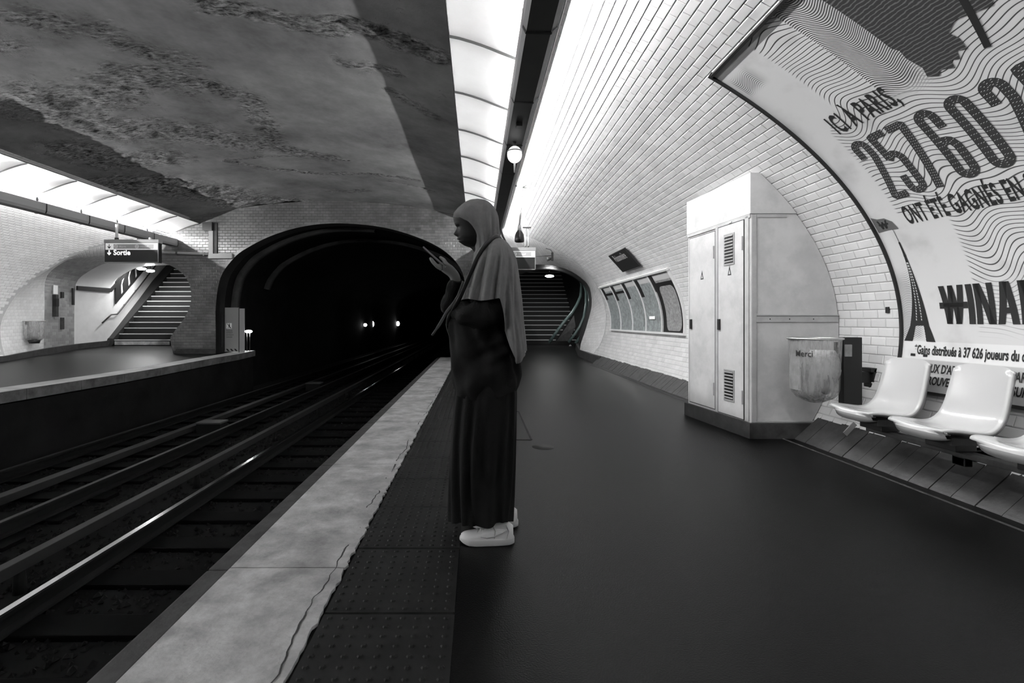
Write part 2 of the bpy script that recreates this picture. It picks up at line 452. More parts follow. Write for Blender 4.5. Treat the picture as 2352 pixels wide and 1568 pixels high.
tri = tessellate_polygon([[Vector((x, z, 0)) for x, z in OUT]])
wall_back = link('wall_back', mesh('wall_back', [(x, YE, z) for x, z in OUT], [tuple(t) for t in tri]), M_grout2, None, 'grimy brick-tiled end wall above the dark tunnel mouth', 'wall', kind='structure')
def inside(poly, x, z):
    c = False; n = len(poly); j = n-1
    for i in range(n):
        xi, zi = poly[i]; xj, zj = poly[j]
        if (zi > z) != (zj > z) and x < (xj-xi)*(z-zi)/(zj-zi)+xi: c = not c
        j = i
    return c
def end_tiles():
    out = []; cut = MB(); row = 0; z = .32
    while z < 4.35:
        x = -9.6+(.075 if row % 2 else 0)
        while x < .6:
            c = [(x-TW/2, z-TH/2), (x+TW/2, z-TH/2), (x+TW/2, z+TH/2), (x-TW/2, z+TH/2)]
            ins = [inside(OUT, *q) for q in c]
            if all(ins):
                out.append((Vector((x, YE-.001, z)), Vector((1, 0, 0)), Vector((0, 0, 1)), Vector((random.uniform(-.02, .02), -1, random.uniform(-.02, .02))).normalized(), 1/(1+abs(x+4.5)+abs(z-3.9)*2)))
            elif any(ins):
                # cut tile: march each corner that lies outside back to the edge
                smp = [(x-TW/2+TW*i/8, z-TH/2+TH*j/8) for i in range(9) for j in range(9)]
                smp = [q for q in smp if inside(OUT, *q)]
                cx = sum(q[0] for q in smp)/len(smp); cz = sum(q[1] for q in smp)/len(smp)
                per = []
                for i in range(4):
                    for t in range(5): per.append((c[i][0]+(c[(i+1) % 4][0]-c[i][0])*t/5, c[i][1]+(c[(i+1) % 4][1]-c[i][1])*t/5))
                pts = []
                for q in per:
                    if inside(OUT, *q): pts.append(q); continue
                    a, b = 0.0, 1.0
                    for _ in range(8):
                        m_ = (a+b)/2
                        if inside(OUT, cx+(q[0]-cx)*m_, cz+(q[1]-cz)*m_): a = m_
                        else: b = m_
                    pts.append((cx+(q[0]-cx)*a, cz+(q[1]-cz)*a))
                n_ = len(pts)
                cut.add([(p[0], YE-.0045, p[1]) for p in pts]+[(cx, YE-.0045, cz)], [(i, (i+1) % n_, n_) for i in range(n_)])
            x += .15
        z += .075; row += 1
    return out, cut
et, cutm = end_tiles()
place_tiles(wall_back, et, M_tile_back, TW, TH)
cutm.build('cut_tile_edge', M_tile_back, wall_back, kind='stuff')

def tiled_surface(name, S, nu, nv, m, mg, label=None, parent=None, h=.0035, bevel=.12, kindtop=True, brick=True):
    """S(u,v) with u up the wall (nu courses) and v along it (nv tiles); backing plus one joined field of raised tiles"""
    G = 3
    vs = [S(i/(nu), j/(nv*1.0)) for i in range(nu+1) for j in range(nv+1)]
    fs = [(i*(nv+1)+j, (i+1)*(nv+1)+j, (i+1)*(nv+1)+j+1, i*(nv+1)+j+1) for i in range(nu) for j in range(nv)]
    back = link(name, mesh(name, vs, fs, True), mg, parent)
    if parent is None: tag(back, label, 'wall', kind='structure')
    mb = MB()
    cam_ = Vector((-4, 5, 1.5))
    for i in range(nu):
        for j in range(-1 if (i % 2 and brick) else 0, nv):
            o_ = .5 if (i % 2 and brick) else 0
            v0, v1 = max((j+o_)/nv, 0), min((j+1+o_)/nv, 1)
            if v1-v0 < .2/nv: continue
            a = [S(i/nu, v0), S(i/nu, v1), S((i+1)/nu, v1), S((i+1)/nu, v0)]
            c = (a[0]+a[1]+a[2]+a[3])/4
            nn = (a[1]-a[0]).cross(a[3]-a[0])
            if nn.length < 1e-9: continue
            nn.normalize()
            if nn.dot(cam_-c) < 0: nn = -nn
            w_ = [c+(p-c)*.982+nn*.001 for p in a]
            e1 = (a[1]-a[0]); e2 = (a[3]-a[0])
            b1 = min(.011/max(e1.length, .01), .3); b2 = min(.011/max(e2.length, .01), .3)
            t_ = [a[0]+e1*b1+e2*b2, a[1]-e1*b1+e2*b2, a[2]-e1*b1-e2*b2, a[3]+e1*b1-e2*b2]
            t_ = [p+nn*h for p in t_]
            mb.add(w_+t_, [(4,5,6,7),(0,1,5,4),(1,2,6,5),(2,3,7,6),(3,0,4,7)])
    mb.build('tile_field', m, back, kind='stuff')
    return back
def ruled(A, B, ease=0.0, bulge=None):
    n = 80; A = resample(A, n); B = resample(B, n)
    def S(u, v):
        q = u*n; i = min(int(q), n-1); f = q-i
        a = A[i].lerp(A[i+1], f); b = B[i].lerp(B[i+1], f)
        p = a.lerp(b, v)
        if bulge is not None: p += bulge*(math.sin(pi*v))
        return p
    return S
# left flare: from the cut in the vault to the arch of the exit passage
A_ = [vp(t_of(LTOT-L), lcut(L)) for L in np.linspace(0, 4.3, 60)]
B_ = spline([(-11.45, 13.0, .0), (-11.42, 13.0, 1.4), (-11.4, 13.02, 2.2), (-11.1, 13.08, 2.57), (-10.7, 13.12, 2.75), (-9.93, YE, 2.84), (-9.29, YE, 2.84)], 6)
tiled_surface('wall_left_flare', ruled(A_, B_), 56, 11, M_white_tile2, M_grout, 'pale flared tile surround where the left wall opens to the exit passage')
# right flare
A_ = [vp(t_of(L), rcut(L)) for L in np.linspace(0, 5.4, 70)]+[Vector((-.08, YE, 3.0)), Vector((-.12, YE, 1.5)), Vector((-.12, YE, -.1))]
BR = [(2.96,14.2,-.1),(2.98,14.2,.2),(3.0,14.2,.41),(3.13,14.2,.80),(3.23,14.2,1.14),(3.31,14.2,1.47),(3.31,14.2,1.81),(3.23,14.2,2.10),(3.04,14.2,2.30),(2.73,14.2,2.51),(2.31,14.2,2.66),(1.68,14.2,2.71),(1.0,14.2,2.6),(.5,14.2,2.3),(.2,14.2,1.9),(.08,14.2,1.4),(.12,14.2,.8),(.15,14.2,-.1)]
BRs = spline(BR, 4)
tiled_surface('wall_right_flare', ruled(A_, BRs), 110, 8, M_white_tile2, M_grout, 'smooth white tiled flare curving into the right exit passage')

# left passage
B1 = spline([(-11.45, 13.0, .0), (-11.42, 13.0, 1.4), (-11.4, 13.02, 2.2), (-11.1, 13.08, 2.57), (-10.7, 13.12, 2.75), (-9.93, YE, 2.84), (-9.29, YE, 2.84), (-8.9, YE, 2.78), (-8.48, YE, 2.66), (-8.14, YE, 2.53), (-7.85, YE, 2.31), (-7.69, YE, 2.01), (-7.67, YE, 1.58), (-7.85, YE, 1.15), (-8.14, YE, .76), (-8.22, YE, .55), (-8.08, YE, -.0)], 5)
P14 = [(-11.78, .0), (-11.78, 1.2), (-11.76, 2.02), (-11.66, 2.30), (-11.45, 2.47), (-11.15, 2.65), (-10.85, 2.77), (-10.3, 2.83), (-9.5, 2.84), (-8.9, 2.78), (-8.3, 2.5), (-7.95, 2.2), (-7.85, 1.6), (-8.0, 1.1), (-8.2, .6), (-8.2, 0)]
B2 = spline([(x, 14.4, z) for x, z in P14], 5)
tiled_surface('wall_passage_reveal', ruled(B1, B2), 100, 8, M_tile_reveal, M_grout, 'tiled reveal of the left exit arch')
def passage(name, prof, stations, lab, m, split, mceil, clab):
    """walls up to the cornice and the smooth ceiling above; stations: (y, dx, dz)"""
    wl = [p for p in prof if p[1] <= split]; half = len(prof)//2
    left = [p for i, p in enumerate(prof) if i < half and p[1] <= split]
    right = [p for i, p in enumerate(prof) if i >= half and p[1] <= split]
    top = prof[len(left)-1:len(prof)-len(right)+1]
    def grid(ps, nm, mm, lb, cat):
        mb = MB(); rings = []
        for (y, dx, dz) in stations:
            rings.append([Vector((x+dx, y, z+dz)) for x, z in ps])
        n = len(ps); vs = [v for r in rings for v in r]
        fs = [(i*n+k, i*n+k+1, (i+1)*n+k+1, (i+1)*n+k) for i in range(len(rings)-1) for k in range(n-1)]
        link(nm, mesh(nm, vs, fs, True), mm, None, lb, cat, kind='structure')
    grid(left, 'wall_'+name+'_left', m, lab % 'left', 'wall'); grid(right, 'wall_'+name+'_right', m, lab % 'right', 'wall')
    grid(top, 'ceiling_'+name, mceil, clab, 'ceiling')
LST = [(14.4, 0, 0), (15.5, .2, .0), (17.2, -.05, 1.25), (19.2, -.4, 2.75), (22, -.8, 2.95)]
pl = [(p.x, p.z) for p in resample(B2, 60)]
passage('left_passage', pl, LST, '%s wall of the left exit staircase, white tile', M_passage, 2.03, M_refl, 'smooth white barrel ceiling over the left exit stairs')
pr = [(p.x, p.z) for p in resample(BRs, 60)]
RST = [(14.2, 0, 0), (18.0, .7, .22), (20, .75, 1.6), (23.5, .75, 3.9), (26, .75, 4.0)]
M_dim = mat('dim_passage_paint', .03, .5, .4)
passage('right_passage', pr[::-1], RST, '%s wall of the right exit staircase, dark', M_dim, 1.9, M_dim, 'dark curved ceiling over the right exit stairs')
# cornice of the left passage
mb = MB()
cp = [Vector((-11.74, 14.42, 2.05)), Vector((-11.55, 15.5, 2.05)), Vector((-11.80, 17.2, 3.3)), Vector((-12.12, 19.1, 4.7))]
for a, b in zip(cp[:-1], cp[1:]):
    mb.add([a+Vector(q) for q in ((0,0,-.06),(.05,0,-.06),(.05,0,.06),(0,0,.06))]+[b+Vector(q) for q in ((0,0,-.06),(.05,0,-.06),(.05,0,.06),(0,0,.06))], [(0,1,5,4),(1,2,6,5),(2,3,7,6),(3,0,4,7),(0,3,2,1),(4,5,6,7)])
mb.build('trim_1', M_black, None, 'black cornice line above the white wall of the left passage', 'trim', kind='structure')

# ------------------------------------------------------------------ tunnel
def ring(prof, y, g=0.0):
    cx, cz = -3.7, 1.2
    return [Vector((cx+(x-cx)*(1+g), y, cz+(z-cz)*(1+g*.9) if z > -1 else z)) for x, z in prof]
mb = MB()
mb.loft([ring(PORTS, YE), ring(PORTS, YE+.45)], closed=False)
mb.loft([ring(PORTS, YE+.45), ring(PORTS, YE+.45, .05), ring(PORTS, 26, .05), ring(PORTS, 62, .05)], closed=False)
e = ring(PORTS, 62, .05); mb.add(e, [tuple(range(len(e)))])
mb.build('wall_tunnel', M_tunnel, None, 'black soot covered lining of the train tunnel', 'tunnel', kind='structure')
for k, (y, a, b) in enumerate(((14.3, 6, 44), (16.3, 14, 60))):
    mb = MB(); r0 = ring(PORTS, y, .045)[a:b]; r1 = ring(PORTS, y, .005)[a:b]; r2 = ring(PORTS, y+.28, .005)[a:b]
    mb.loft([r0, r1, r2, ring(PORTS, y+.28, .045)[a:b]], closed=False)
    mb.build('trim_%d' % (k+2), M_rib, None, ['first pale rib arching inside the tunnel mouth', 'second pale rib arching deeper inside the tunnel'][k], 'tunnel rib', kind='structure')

# ------------------------------------------------------------------ floors
KX = -1.175
def strip(name, x0f, x1f, ys, zf, m, thick=0, nx=1):
    vs = []; fs = []
    for y in ys:
        for k in range(nx+1):
            vs.append((x0f(y)+(x1f(y)-x0f(y))*k/nx, y, zf(y)))
    n = nx+1
    for i in range(len(ys)-1):
        for k in range(nx): fs.append((i*n+k, i*n+k+1, (i+1)*n+k+1, (i+1)*n+k))
    return mesh(name, vs, fs)
ysr = list(np.linspace(YB, 12.4, 20))+list(np.linspace(12.8, 18.1, 14))
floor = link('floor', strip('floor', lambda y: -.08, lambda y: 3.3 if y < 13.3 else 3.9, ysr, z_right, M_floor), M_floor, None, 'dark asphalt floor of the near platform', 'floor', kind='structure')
# platform block under the edge strips
mb = MB()
mb.prism([(KX+.06, -1.1), (-.08, -1.1), (-.08, -.012), (KX+.06, -.012)], 'Y', YB, 13.6)
mb.build('floor_platform_base', M_masonry, None, 'sooty side wall below the near platform edge', 'wall', kind='structure')
YK = np.array([1.82-.52*2+.519*k for k in range(-2, 24)])
# studded rubber tiles: every tile is a part
SEG = .519
def stud_tile():
    mb = MB(); W_ = .485; g = .004
    mb.add([(0, g, -.012), (W_, g, -.012), (W_, SEG-g, -.012), (0, SEG-g, -.012), (.002, g+.003, 0), (W_-.002, g+.003, 0), (W_-.002, SEG-g-.003, 0), (.002, SEG-g-.003, 0)],
           [(4,5,6,7),(0,1,5,4),(1,2,6,5),(2,3,7,6),(3,0,4,7)])
    for i in range(9):
        for j in range(10):
            cx, cy = .03+i*.053, .03+j*.051; r = .012; rt = .007; n = 6
            b = [(cx+r*math.cos(2*pi*k/n), cy+r*math.sin(2*pi*k/n), 0) for k in range(n)]+[(cx+rt*math.cos(2*pi*k/n), cy+rt*math.sin(2*pi*k/n), .005) for k in range(n)]
            mb.add(b, [tuple(range(6, 12))]+[(k, (k+1) % n, n+(k+1) % n, n+k) for k in range(n)])
    me = bpy.data.meshes.new('tactile_tile'); me.from_pydata(mb.v, [], mb.f); me.materials.append(M_tactile); return me
st = stud_tile()
for k in range(27):
    o = link('tactile_tile', st, None, floor); o.location = (-.565, 1.82-SEG*4+SEG*k, random.uniform(-.0015, .0015)); o.rotation_euler = (0, 0, random.uniform(-.003, .003))
# painted edge slabs with a ragged inner paint edge, and the bare kerb nosing
SL = 1.557
for k in range(10):
    y0 = 1.82-SEG*4+.85-SL+SL*k; y1 = y0+SL-.008
    n = 60; vs = []; fs = []
    for i in range(n+1):
        y = y0+(y1-y0)*i/n
        rag = .012*noise.noise(Vector((y*9, k, 0)))+.016*noise.noise(Vector((y*31, k, 5)))+.01*noise.noise(Vector((y*80, k, 5)))
        xr = -.575+rag
        vs += [(KX+.095, y, -.004), (KX+.10, y, .004), (xr-.03, y, .0045+.001*math.sin(y*3)), (xr, y, .0035), (xr+.001, y, -.008)]
    for i in range(n):
        for q in range(4): fs.append((i*5+q, i*5+q+1, (i+1)*5+q+1, (i+1)*5+q))
    fs += [(0,1,2,3,4), tuple(n*5+q for q in (4,3,2,1,0))]
    link('painted_edge_slab', mesh('painted_edge_slab', vs, fs), M_paint, floor)
    mb = MB(); mb.box(KX, KX+.093, y0, y1, -.12, -.006, .008); mb.build('kerb_stone', M_kerb, floor)
# cracks running along the paint edge
mb = MB(); rr = random.Random(3)
for (ya, yb, off) in ((1.3, 3.4, -.62), (3.5, 5.3, -.61), (5.6, 8.0, -.60)):
    y = ya; pts = []
    while y < yb: pts.append(Vector((off+.03*noise.noise(Vector((y*3, 2, 0)))+.014*noise.noise(Vector((y*17, 2, 0))), y, .0052))); y += .02
    for i in range(len(pts)-1):
        if noise.noise(Vector((pts[i].y*2.3, 9, 1))) < -.22: continue
        w_ = .0015+.006*max(0, noise.noise(Vector((pts[i].y*5, 4, 0)))+.25)
        a, b = pts[i], pts[i+1]
        mb.add([a-Vector((w_,0,0)), a+Vector((w_,0,0)), b+Vector((w_,0,0)), b-Vector((w_,0,0))], [(0,1,2,3)])
mb.build('paint_crack', M_dark, floor, kind='stuff')
# left platform
M_duct_l2 = mat('grey_far_kerb', .07, .8, .2, var=.5, vscale=4)
M_paint_far = mat('far_white_paint', .6, .6, .3, var=.2, vscale=3)
def xl(y):
    q = min(max((y-9)/4.5, 0), 1); return -6.5+.2*q*q*(3-2*q)
ysl = list(np.linspace(YB, 9, 12))+list(np.linspace(9.4, 15.6, 20))
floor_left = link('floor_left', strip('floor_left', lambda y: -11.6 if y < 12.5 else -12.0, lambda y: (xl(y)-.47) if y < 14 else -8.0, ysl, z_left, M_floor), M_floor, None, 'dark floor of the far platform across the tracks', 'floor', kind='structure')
for k in range(13):
    y0, y1 = 1.2+k*.985, 1.2+(k+1)*.985-.008
    mb = MB()
    for (a, b, zt, m_) in ((-.47, 0, .004, 0),):
        mb.add([(xl(y0)+a, y0, z_left(y0)+zt), (xl(y0), y0, z_left(y0)+zt), (xl(y0), y0, z_left(y0)-.15), (xl(y0)+a, y0, z_left(y0)-.15),
                (xl(y1)+a, y1, z_left(y1)+zt), (xl(y1), y1, z_left(y1)+zt), (xl(y1), y1, z_left(y1)-.15), (xl(y1)+a, y1, z_left(y1)-.15)],
               [(0,4,5,1),(1,5,6,2),(2,6,7,3),(0,1,2,3),(4,7,6,5),(0,3,7,4)])
    q = mb.build('kerb_stone', M_duct_l2, floor_left)
    mb = MB(); mb.add([(xl(y0)-.47, y0, z_left(y0)+.005), (xl(y0)-.02, y0, z_left(y0)+.005), (xl(y1)-.02, y1, z_left(y1)+.005), (xl(y1)-.47, y1, z_left(y1)+.005)], [(0,1,2,3)]); mb.build('paint_band', M_paint_far, q)
mb = MB()
for y0 in np.arange(YB, 14, .5):
    y1 = y0+.5
    mb.add([(xl(y0)-.06, y0, z_left(y0)-.15), (xl(y1)-.06, y1, z_left(y1)-.15), (xl(y1)-.06, y1, -1.1), (xl(y0)-.06, y0, -1.1)], [(0,1,2,3)])
mb.add([(xl(14)-.06, 14, -1.1), (xl(14)-.06, 14, .1), (-8.5, 14, .1), (-8.5, 14, -1.1)], [(0,1,2,3)])
mb.build('wall_far_platform', M_masonry, None, 'sooty masonry face below the far platform edge', 'wall', kind='structure')

# track bed with loose stones
mb = MB(); mb.add([(-8.6, YB, -1.02), (-1.0, YB, -1.02), (-1.0, 62, -1.02), (-8.6, 62, -1.02)], [(0,1,2,3)])
floor_bed = mb.build('floor_track_bed', M_bed, None, 'black track bed between the platforms', 'track bed', kind='structure')
oc = np.array([(1,0,0),(-1,0,0),(0,1,0),(0,-1,0),(0,0,1),(0,0,-1)], float); of = np.array([(0,2,4),(2,1,4),(1,3,4),(3,0,4),(2,0,5),(1,2,5),(3,1,5),(0,3,5)])
NS = 17000
yy = .8+15*rng.random(NS)**1.5; xx = rng.uniform(-6.45, -1.15, NS)
rad = rng.uniform(.016, .036, NS)
Vb = oc[None]*(rad[:, None, None]*rng.uniform(.55, 1.25, (NS, 6, 1)))
ang = rng.random(NS)*6.28; ca, sa = np.cos(ang), np.sin(ang)
Vx = Vb[..., 0]*ca[:, None]-Vb[..., 1]*sa[:, None]; Vy = Vb[..., 0]*sa[:, None]+Vb[..., 1]*ca[:, None]
Vz = Vb[..., 2]*.8+(-1.035+.03*rng.random(NS))[:, None]
P = np.stack([Vx+xx[:, None], Vy+yy[:, None], Vz], -1).reshape(-1, 3)
Fb = (of[None]+6*np.arange(NS)[:, None, None]).reshape(-1, 3)
me = bpy.data.meshes.new('ballast'); me.from_pydata(P.tolist(), [], Fb.tolist())
link('ballast', me, M_ballast, None, 'dark ballast stones strewn between the rails', 'ballast', kind='stuff')

def rail_mesh(x, ztop, y0, y1, name, parent, mt):
    h = .14; pr = [(-.065, ztop-h), (.065, ztop-h), (.06, ztop-h+.015), (.012, ztop-h+.03), (.01, ztop-.045), (.034, ztop-.035), (.035, ztop-.008), (.027, ztop), (-.027, ztop), (-.035, ztop-.008), (-.034, ztop-.035), (-.01, ztop-.045), (-.012, ztop-h+.03), (-.06, ztop-h+.015)]
    mb = MB(); mb.prism([(x+a, b) for a, b in pr], 'Y', y0, y1)
    r = mb.build(name, M_rail_side, parent)
    mb = MB(); mb.box(x-.027, x+.027, y0, y1, ztop+.0004, ztop+.0035); mb.build('rail_head', mt, r)
    return r
slm = MB(); slm.box(-1.02, 1.02, -.12, .12, -.13, 0, .012)
sleeper_me = None
def track(xc, x_rails, lab, mt, z0=-.86):
    global sleeper_me
    tr = empty('railway_track', (xc, 0, -1.08), 0, lab, 'railway track')
    for x in x_rails:
        rail_mesh(x-xc, z0+1.08+.02, -3, 58, 'rail', tr, mt)
    for k in range(46):
        if sleeper_me is None:
            o = slm.build('sleeper', M_wood, tr); sleeper_me = o.data
        else: o = link('sleeper', sleeper_me, None, tr)
        o.location = (0, -1+.62*k, .10+random.uniform(-.004, .004)); o.rotation_euler = (0, 0, random.uniform(-.008, .008))
    return tr
track(-2.41, (-1.69, -3.13), 'near railway track beside the platform, its polished rail catching light', M_rail_top)
track(-5.33, (-4.55, -6.1), 'farther railway track in front of the opposite platform', M_rail_dull)
def third(x, z, lab, wdt=.045):
    o = empty('power_rail', (x, 0, -1.08), 0, lab, 'power rail')
    mb = MB(); mb.box(-wdt, wdt, -3, 58, z+1.08-.09, z+1.08, .008); mb.build('conductor_bar', M_rail_dull, o)
    for k in range(18):
        mb = MB(); mb.cyl((0, -1+2.4*k, 0), .05, z+1.08-.089, 10, 'Z', .035); mb.build('insulator', M_rail_side, o)
    return o
third(-3.53, -.75, 'dull power rail raised beside the polished running rail')
third(-5.33, -.87, 'low cable duct running up the middle of the farther track', .07)
# cable boxes on the far track
for (px, py, d, lab) in ((480, 975, 9.2, 'small pale junction box between the far rails, nearest the camera'), (706, 886, 15.0, 'small pale junction box far up the track near the tunnel mouth')):
    p = at(px, py, d)
    o = empty('junction_box', (-4.95, d, -1.08), 0, lab, 'junction box')
    mb = MB(); mb.box(-.22, .22, -.14, .14, 0, .26, .012); mb.build('box_body', M_rail_side, o)
    mb = MB(); mb.box(-.23, .23, -.15, .15, .26, .29, .006); mb.build('lid', mat('dusty_box_lid_%d' % px, .14, .6), o)

# baseboards
bb = empty('baseboard_right', (0, 0, 0), 0, 'sloping dark stone skirting along the right wall', 'baseboard', kind='structure')
ym = -.4
while ym < 12.3:
    yl = .149+random.uniform(-.003, .003)
    mb = MB(); j = random.uniform(-.004, .004)
    if not (4.4 < ym < 5.7):
        mb.prism([(2.9+j, -.01), (2.92+j, .012), (3.135+j, .205), (3.19, .2), (3.15, -.01)], 'Y', ym+.003, ym+yl-.003)
        mb.build('skirting_stone', M_dark, bb)
    ym += yl
mb = MB(); pts = [Vector((3.02, 12.3, 0)), Vector((3.0, 13.2, 0)), Vector((2.93, 14.2, .05)), Vector((3.2, 16, .13)), Vector((3.62, 18, .2))]
for a, b in zip(pts[:-1], pts[1:]):
    mb.add([a, a+Vector((.12, 0, 0)), a+Vector((.12, 0, .2)), a+Vector((.03, 0, .2)), b, b+Vector((.12, 0, 0)), b+Vector((.12, 0, .2)), b+Vector((.03, 0, .2))], [(0,4,7,3),(3,7,6,2),(0,3,2,1),(4,5,6,7)])
mb.build('skirting_band', M_dark, bb)
mb = MB(); mb.box(2.80, 2.815, -1, 12.5, 0, .004); mb.build('floor_seam', M_kerb, bb)
mb = MB()
pts = [Vector((-10.78, 7, .1)), Vector((-10.78, 11.3, .12)), Vector((-11.33, 12.98, .2)), Vector((-11.66, 14.4, .25)), Vector((-11.48, 15.5, .31))]
for a, b in zip(pts[:-1], pts[1:]):
    mb.add([a+Vector((0,0,-.05)), b+Vector((0,0,-.05)), b+Vector((0,0,.16)), a+Vector((0,0,.16)), a+Vector((-.08,0,.16)), b+Vector((-.08,0,.16))], [(0,1,2,3),(3,2,5,4)])
a, b = Vector((-7.0, YE-.03, z_left(13.2))), Vector((-8.06, YE-.03, z_left(13.2)))
mb.add([a, b, b+Vector((0,0,.14)), a+Vector((0,0,.14)), b+Vector((0,.03,.14)), a+Vector((0,.03,.14))], [(0,1,2,3),(3,2,4,5)])
mb.build('baseboard_left', M_dark, None, 'black skirting along the far platform walls', 'baseboard', kind='structure')

# ------------------------------------------------------------------ staircases
def stairs(lab, x0, x1, y0, z0, n, rise, run, drift, wscale=1.0, rz=0):
    o = empty('staircase', ((x0+x1)/2, y0, z0), rz, lab, 'staircase')
    hw = (x1-x0)/2
    sm = MB(); sm.box(-hw, hw, .0, run+.35, -rise*.0-.02, rise-.004); nm = MB(); nm.box(-hw, hw, -.012, .04, rise-.03, rise, .004)
    s0 = n0 = None
    for k in range(n):
        if s0 is None: s = sm.build('step', M_stepd, o); q = nm.build('nosing', M_nosing, s); s0, n0 = s.data, q.data
        else: s = link('step', s0, None, o); q = link('nosing', n0, None, s)
        s.location = (drift*k, run*k, rise*k)
    return o
stl = stairs('steep exit staircase with pale nosings under the left arch', -11.42, -8.3, 15.5, .31, 15, .185, .25, -.02)
str_ = stairs('wide exit staircase with shiny nosings behind the standing person', 1.0, 4.0, 18.0, .22, 18, .18, .25, 0)
mb = MB(); n = 15
sg_ = [(-2.1, .0, .0), (-1.545, .0, .0)]
vs = []
for (y, z) in ((-.15, -.02), (-.05, .22), (n*.25, n*.185+.24), (n*.25, n*.185-.1)):
    dx_ = -.02*(y/.25)
    vs += [Vector((-1.93+dx_, y, z)), Vector((-1.555+dx_, y, z))]
mb.add(vs, [(0,1,3,2),(2,3,5,4),(4,5,7,6),(6,7,1,0),(1,7,5,3),(0,2,4,6)])
mb.build('stringer', M_stepd, stl)
mb = MB(); a = at(266, 786, 15.48); b = at(382, 793, 15.48)
mb.box(-1.53, .2, -.03, -.014, .02, .13, .003); mb.build('first_riser_band', M_paint, stl, label='pale painted first riser')

# ------------------------------------------------------------------ strip lights along both sides
JY = [4.72+1.14*k for k in range(-10, 9)]
PANEL = [(-.25, 3.69), (-.16, 3.672), (-.05, 3.64), (.04, 3.61), (.12, 3.58), (.20, 3.547), (.28, 3.515), (.36, 3.485), (.47, 3.452), (.60, 3.445)]
MIR = 2*CX+.12            # the left strip mirrors the right one
def strip_light(side, lab, y_end):
    sx = (lambda x: x) if side == 'R' else (lambda x: MIR-x)
    o = empty('strip_light', (sx(.45), 0, 3.2), 0, lab, 'strip light')
    O = Vector((sx(.45), 0, 3.2))
    def P(x, y, z): return Vector((sx(x), y, z))-O
    JY = [4.50+1.09*k for k in range(-10, 9)] if side == 'R' else [8.13+1.018*k for k in range(-14, 6)]
    ys = [y for y in JY if y < y_end-.1]+[y_end]
    for a, b in zip(ys[:-1], ys[1:]):
        mb = MB()
        r0 = [P(x, a+.006, z) for x, z in PANEL]; r1 = [P(x, b-.006, z) for x, z in PANEL]
        n = len(PANEL)
        bk0 = [p+Vector((0, 0, .006)) for p in r0]; bk1 = [p+Vector((0, 0, .006)) for p in r1]
        mb.loft([r0, r1], closed=False); mb.loft([bk0, bk1], closed=False)
        mb.build('reflector_panel', M_refl, o)
        mb = MB()
        for (q0, q1) in zip(PANEL[:-1], PANEL[1:]):
            mb.add([P(q0[0], b-.016, q0[1]-.003), P(q1[0], b-.016, q1[1]-.003), P(q1[0], b, q1[1]-.022), P(q0[0], b, q0[1]-.022), P(q0[0], b+.016, q0[1]-.003), P(q1[0], b+.016, q1[1]-.003)], [(0,1,2,3),(3,2,5,4)])
        mb.build('panel_joint', M_duct, o)
        mb = MB(); mb.cyl(P(.50, a+.03, 3.375), .0035, b-a-.06, 10, 'Y'); mb.build('fluorescent_tube', M_tube, o)
        mb = MB(); mb.box(min(sx(.49), sx(.51))-O.x, max(sx(.49), sx(.51))-O.x, a-.025, a+.025, 3.10-3.2, 3.385-3.2, .004); mb.build('lamp_holder', M_duct, o)
        # trough segment
        prof = [(.330, 3.268), (.322, 3.264), (.322, 3.13), (.344, 3.085), (.515, 3.08), (.56, 3.12), (.592, 3.226), (.584, 3.23), (.55, 3.13), (.51, 3.095), (.35, 3.098), (.332, 3.135)]
        mb = MB()
        vs = [P(x, a+.004, z) for x, z in prof]+[P(x, b-.004, z) for x, z in prof]; n = len(prof)
        mb.add(vs, [(i, (i+1) % n, n+(i+1) % n, n+i) for i in range(n)])
        seg = mb.build('trough', M_duct, o)
        mb = MB()
        mb.add([P(.3205, a+.004, 3.262), P(.3205, a+.004, 3.129), P(.343, a+.004, 3.083), P(.3205, b-.004, 3.262), P(.3205, b-.004, 3.129), P(.343, b-.004, 3.083)], [(0,1,4,3),(1,2,5,4)])
        mb.build('trough_edge', M_duct_l, seg)
        # clamp band at the joint
        prof2 = [(x+(.006 if x > .45 else -.006), z-.008) for x, z in [(.322, 3.264), (.322, 3.13), (.344, 3.085), (.515, 3.08), (.56, 3.12), (.592, 3.226)]]
        mb = MB(); vs = [P(x, b-.014, z) for x, z in prof2]+[P(x, b+.014, z) for x, z in prof2]; n = len(prof2)
        mb.add(vs, [(i, i+1, n+i+1, n+i) for i in range(n-1)]); mb.build('clamp_band', M_black, o)
    for (x, z, r) in ((.592, 3.2, .0055), (.585, 3.18, .0045)):
        mb = MB(); mb.tube([P(x, ys[0], z), P(x, ys[-1], z)], r, 6); mb.build('conduit', M_alu, o)
    mb = MB(); mb.add([P(x, y_end, z) for x, z in [(.322, 3.264), (.322, 3.13), (.344, 3.085), (.515, 3.08), (.56, 3.12), (.592, 3.226)]], [(0,1,2,3,4)]); mb.build('end_cap', M_duct, o)
    # thin edge rail where the panels meet the vault
    mb = MB(); mb.tube([P(-.253, ys[0], 3.692), P(-.253, ys[-1], 3.692)], .007, 6); mb.build('edge_rail', M_dark, o)
    # hanger stays up to the vault
    for b in ys[1:-1:2]:
        zt = vp(t_x(sx(.62)), 0).z
        mb = MB(); mb.tube([P(.59, b+.3, 3.225), P(.62, b+.3, zt-.006)], .006, 6); mb.build('hanger_rod', M_alu, o)
    return o
SR = strip_light('R', 'long strip light above the near platform, curved white reflector and dark trough', 12.95)
SL_ = strip_light('L', 'long strip light above the opposite platform on the left', 13.17)

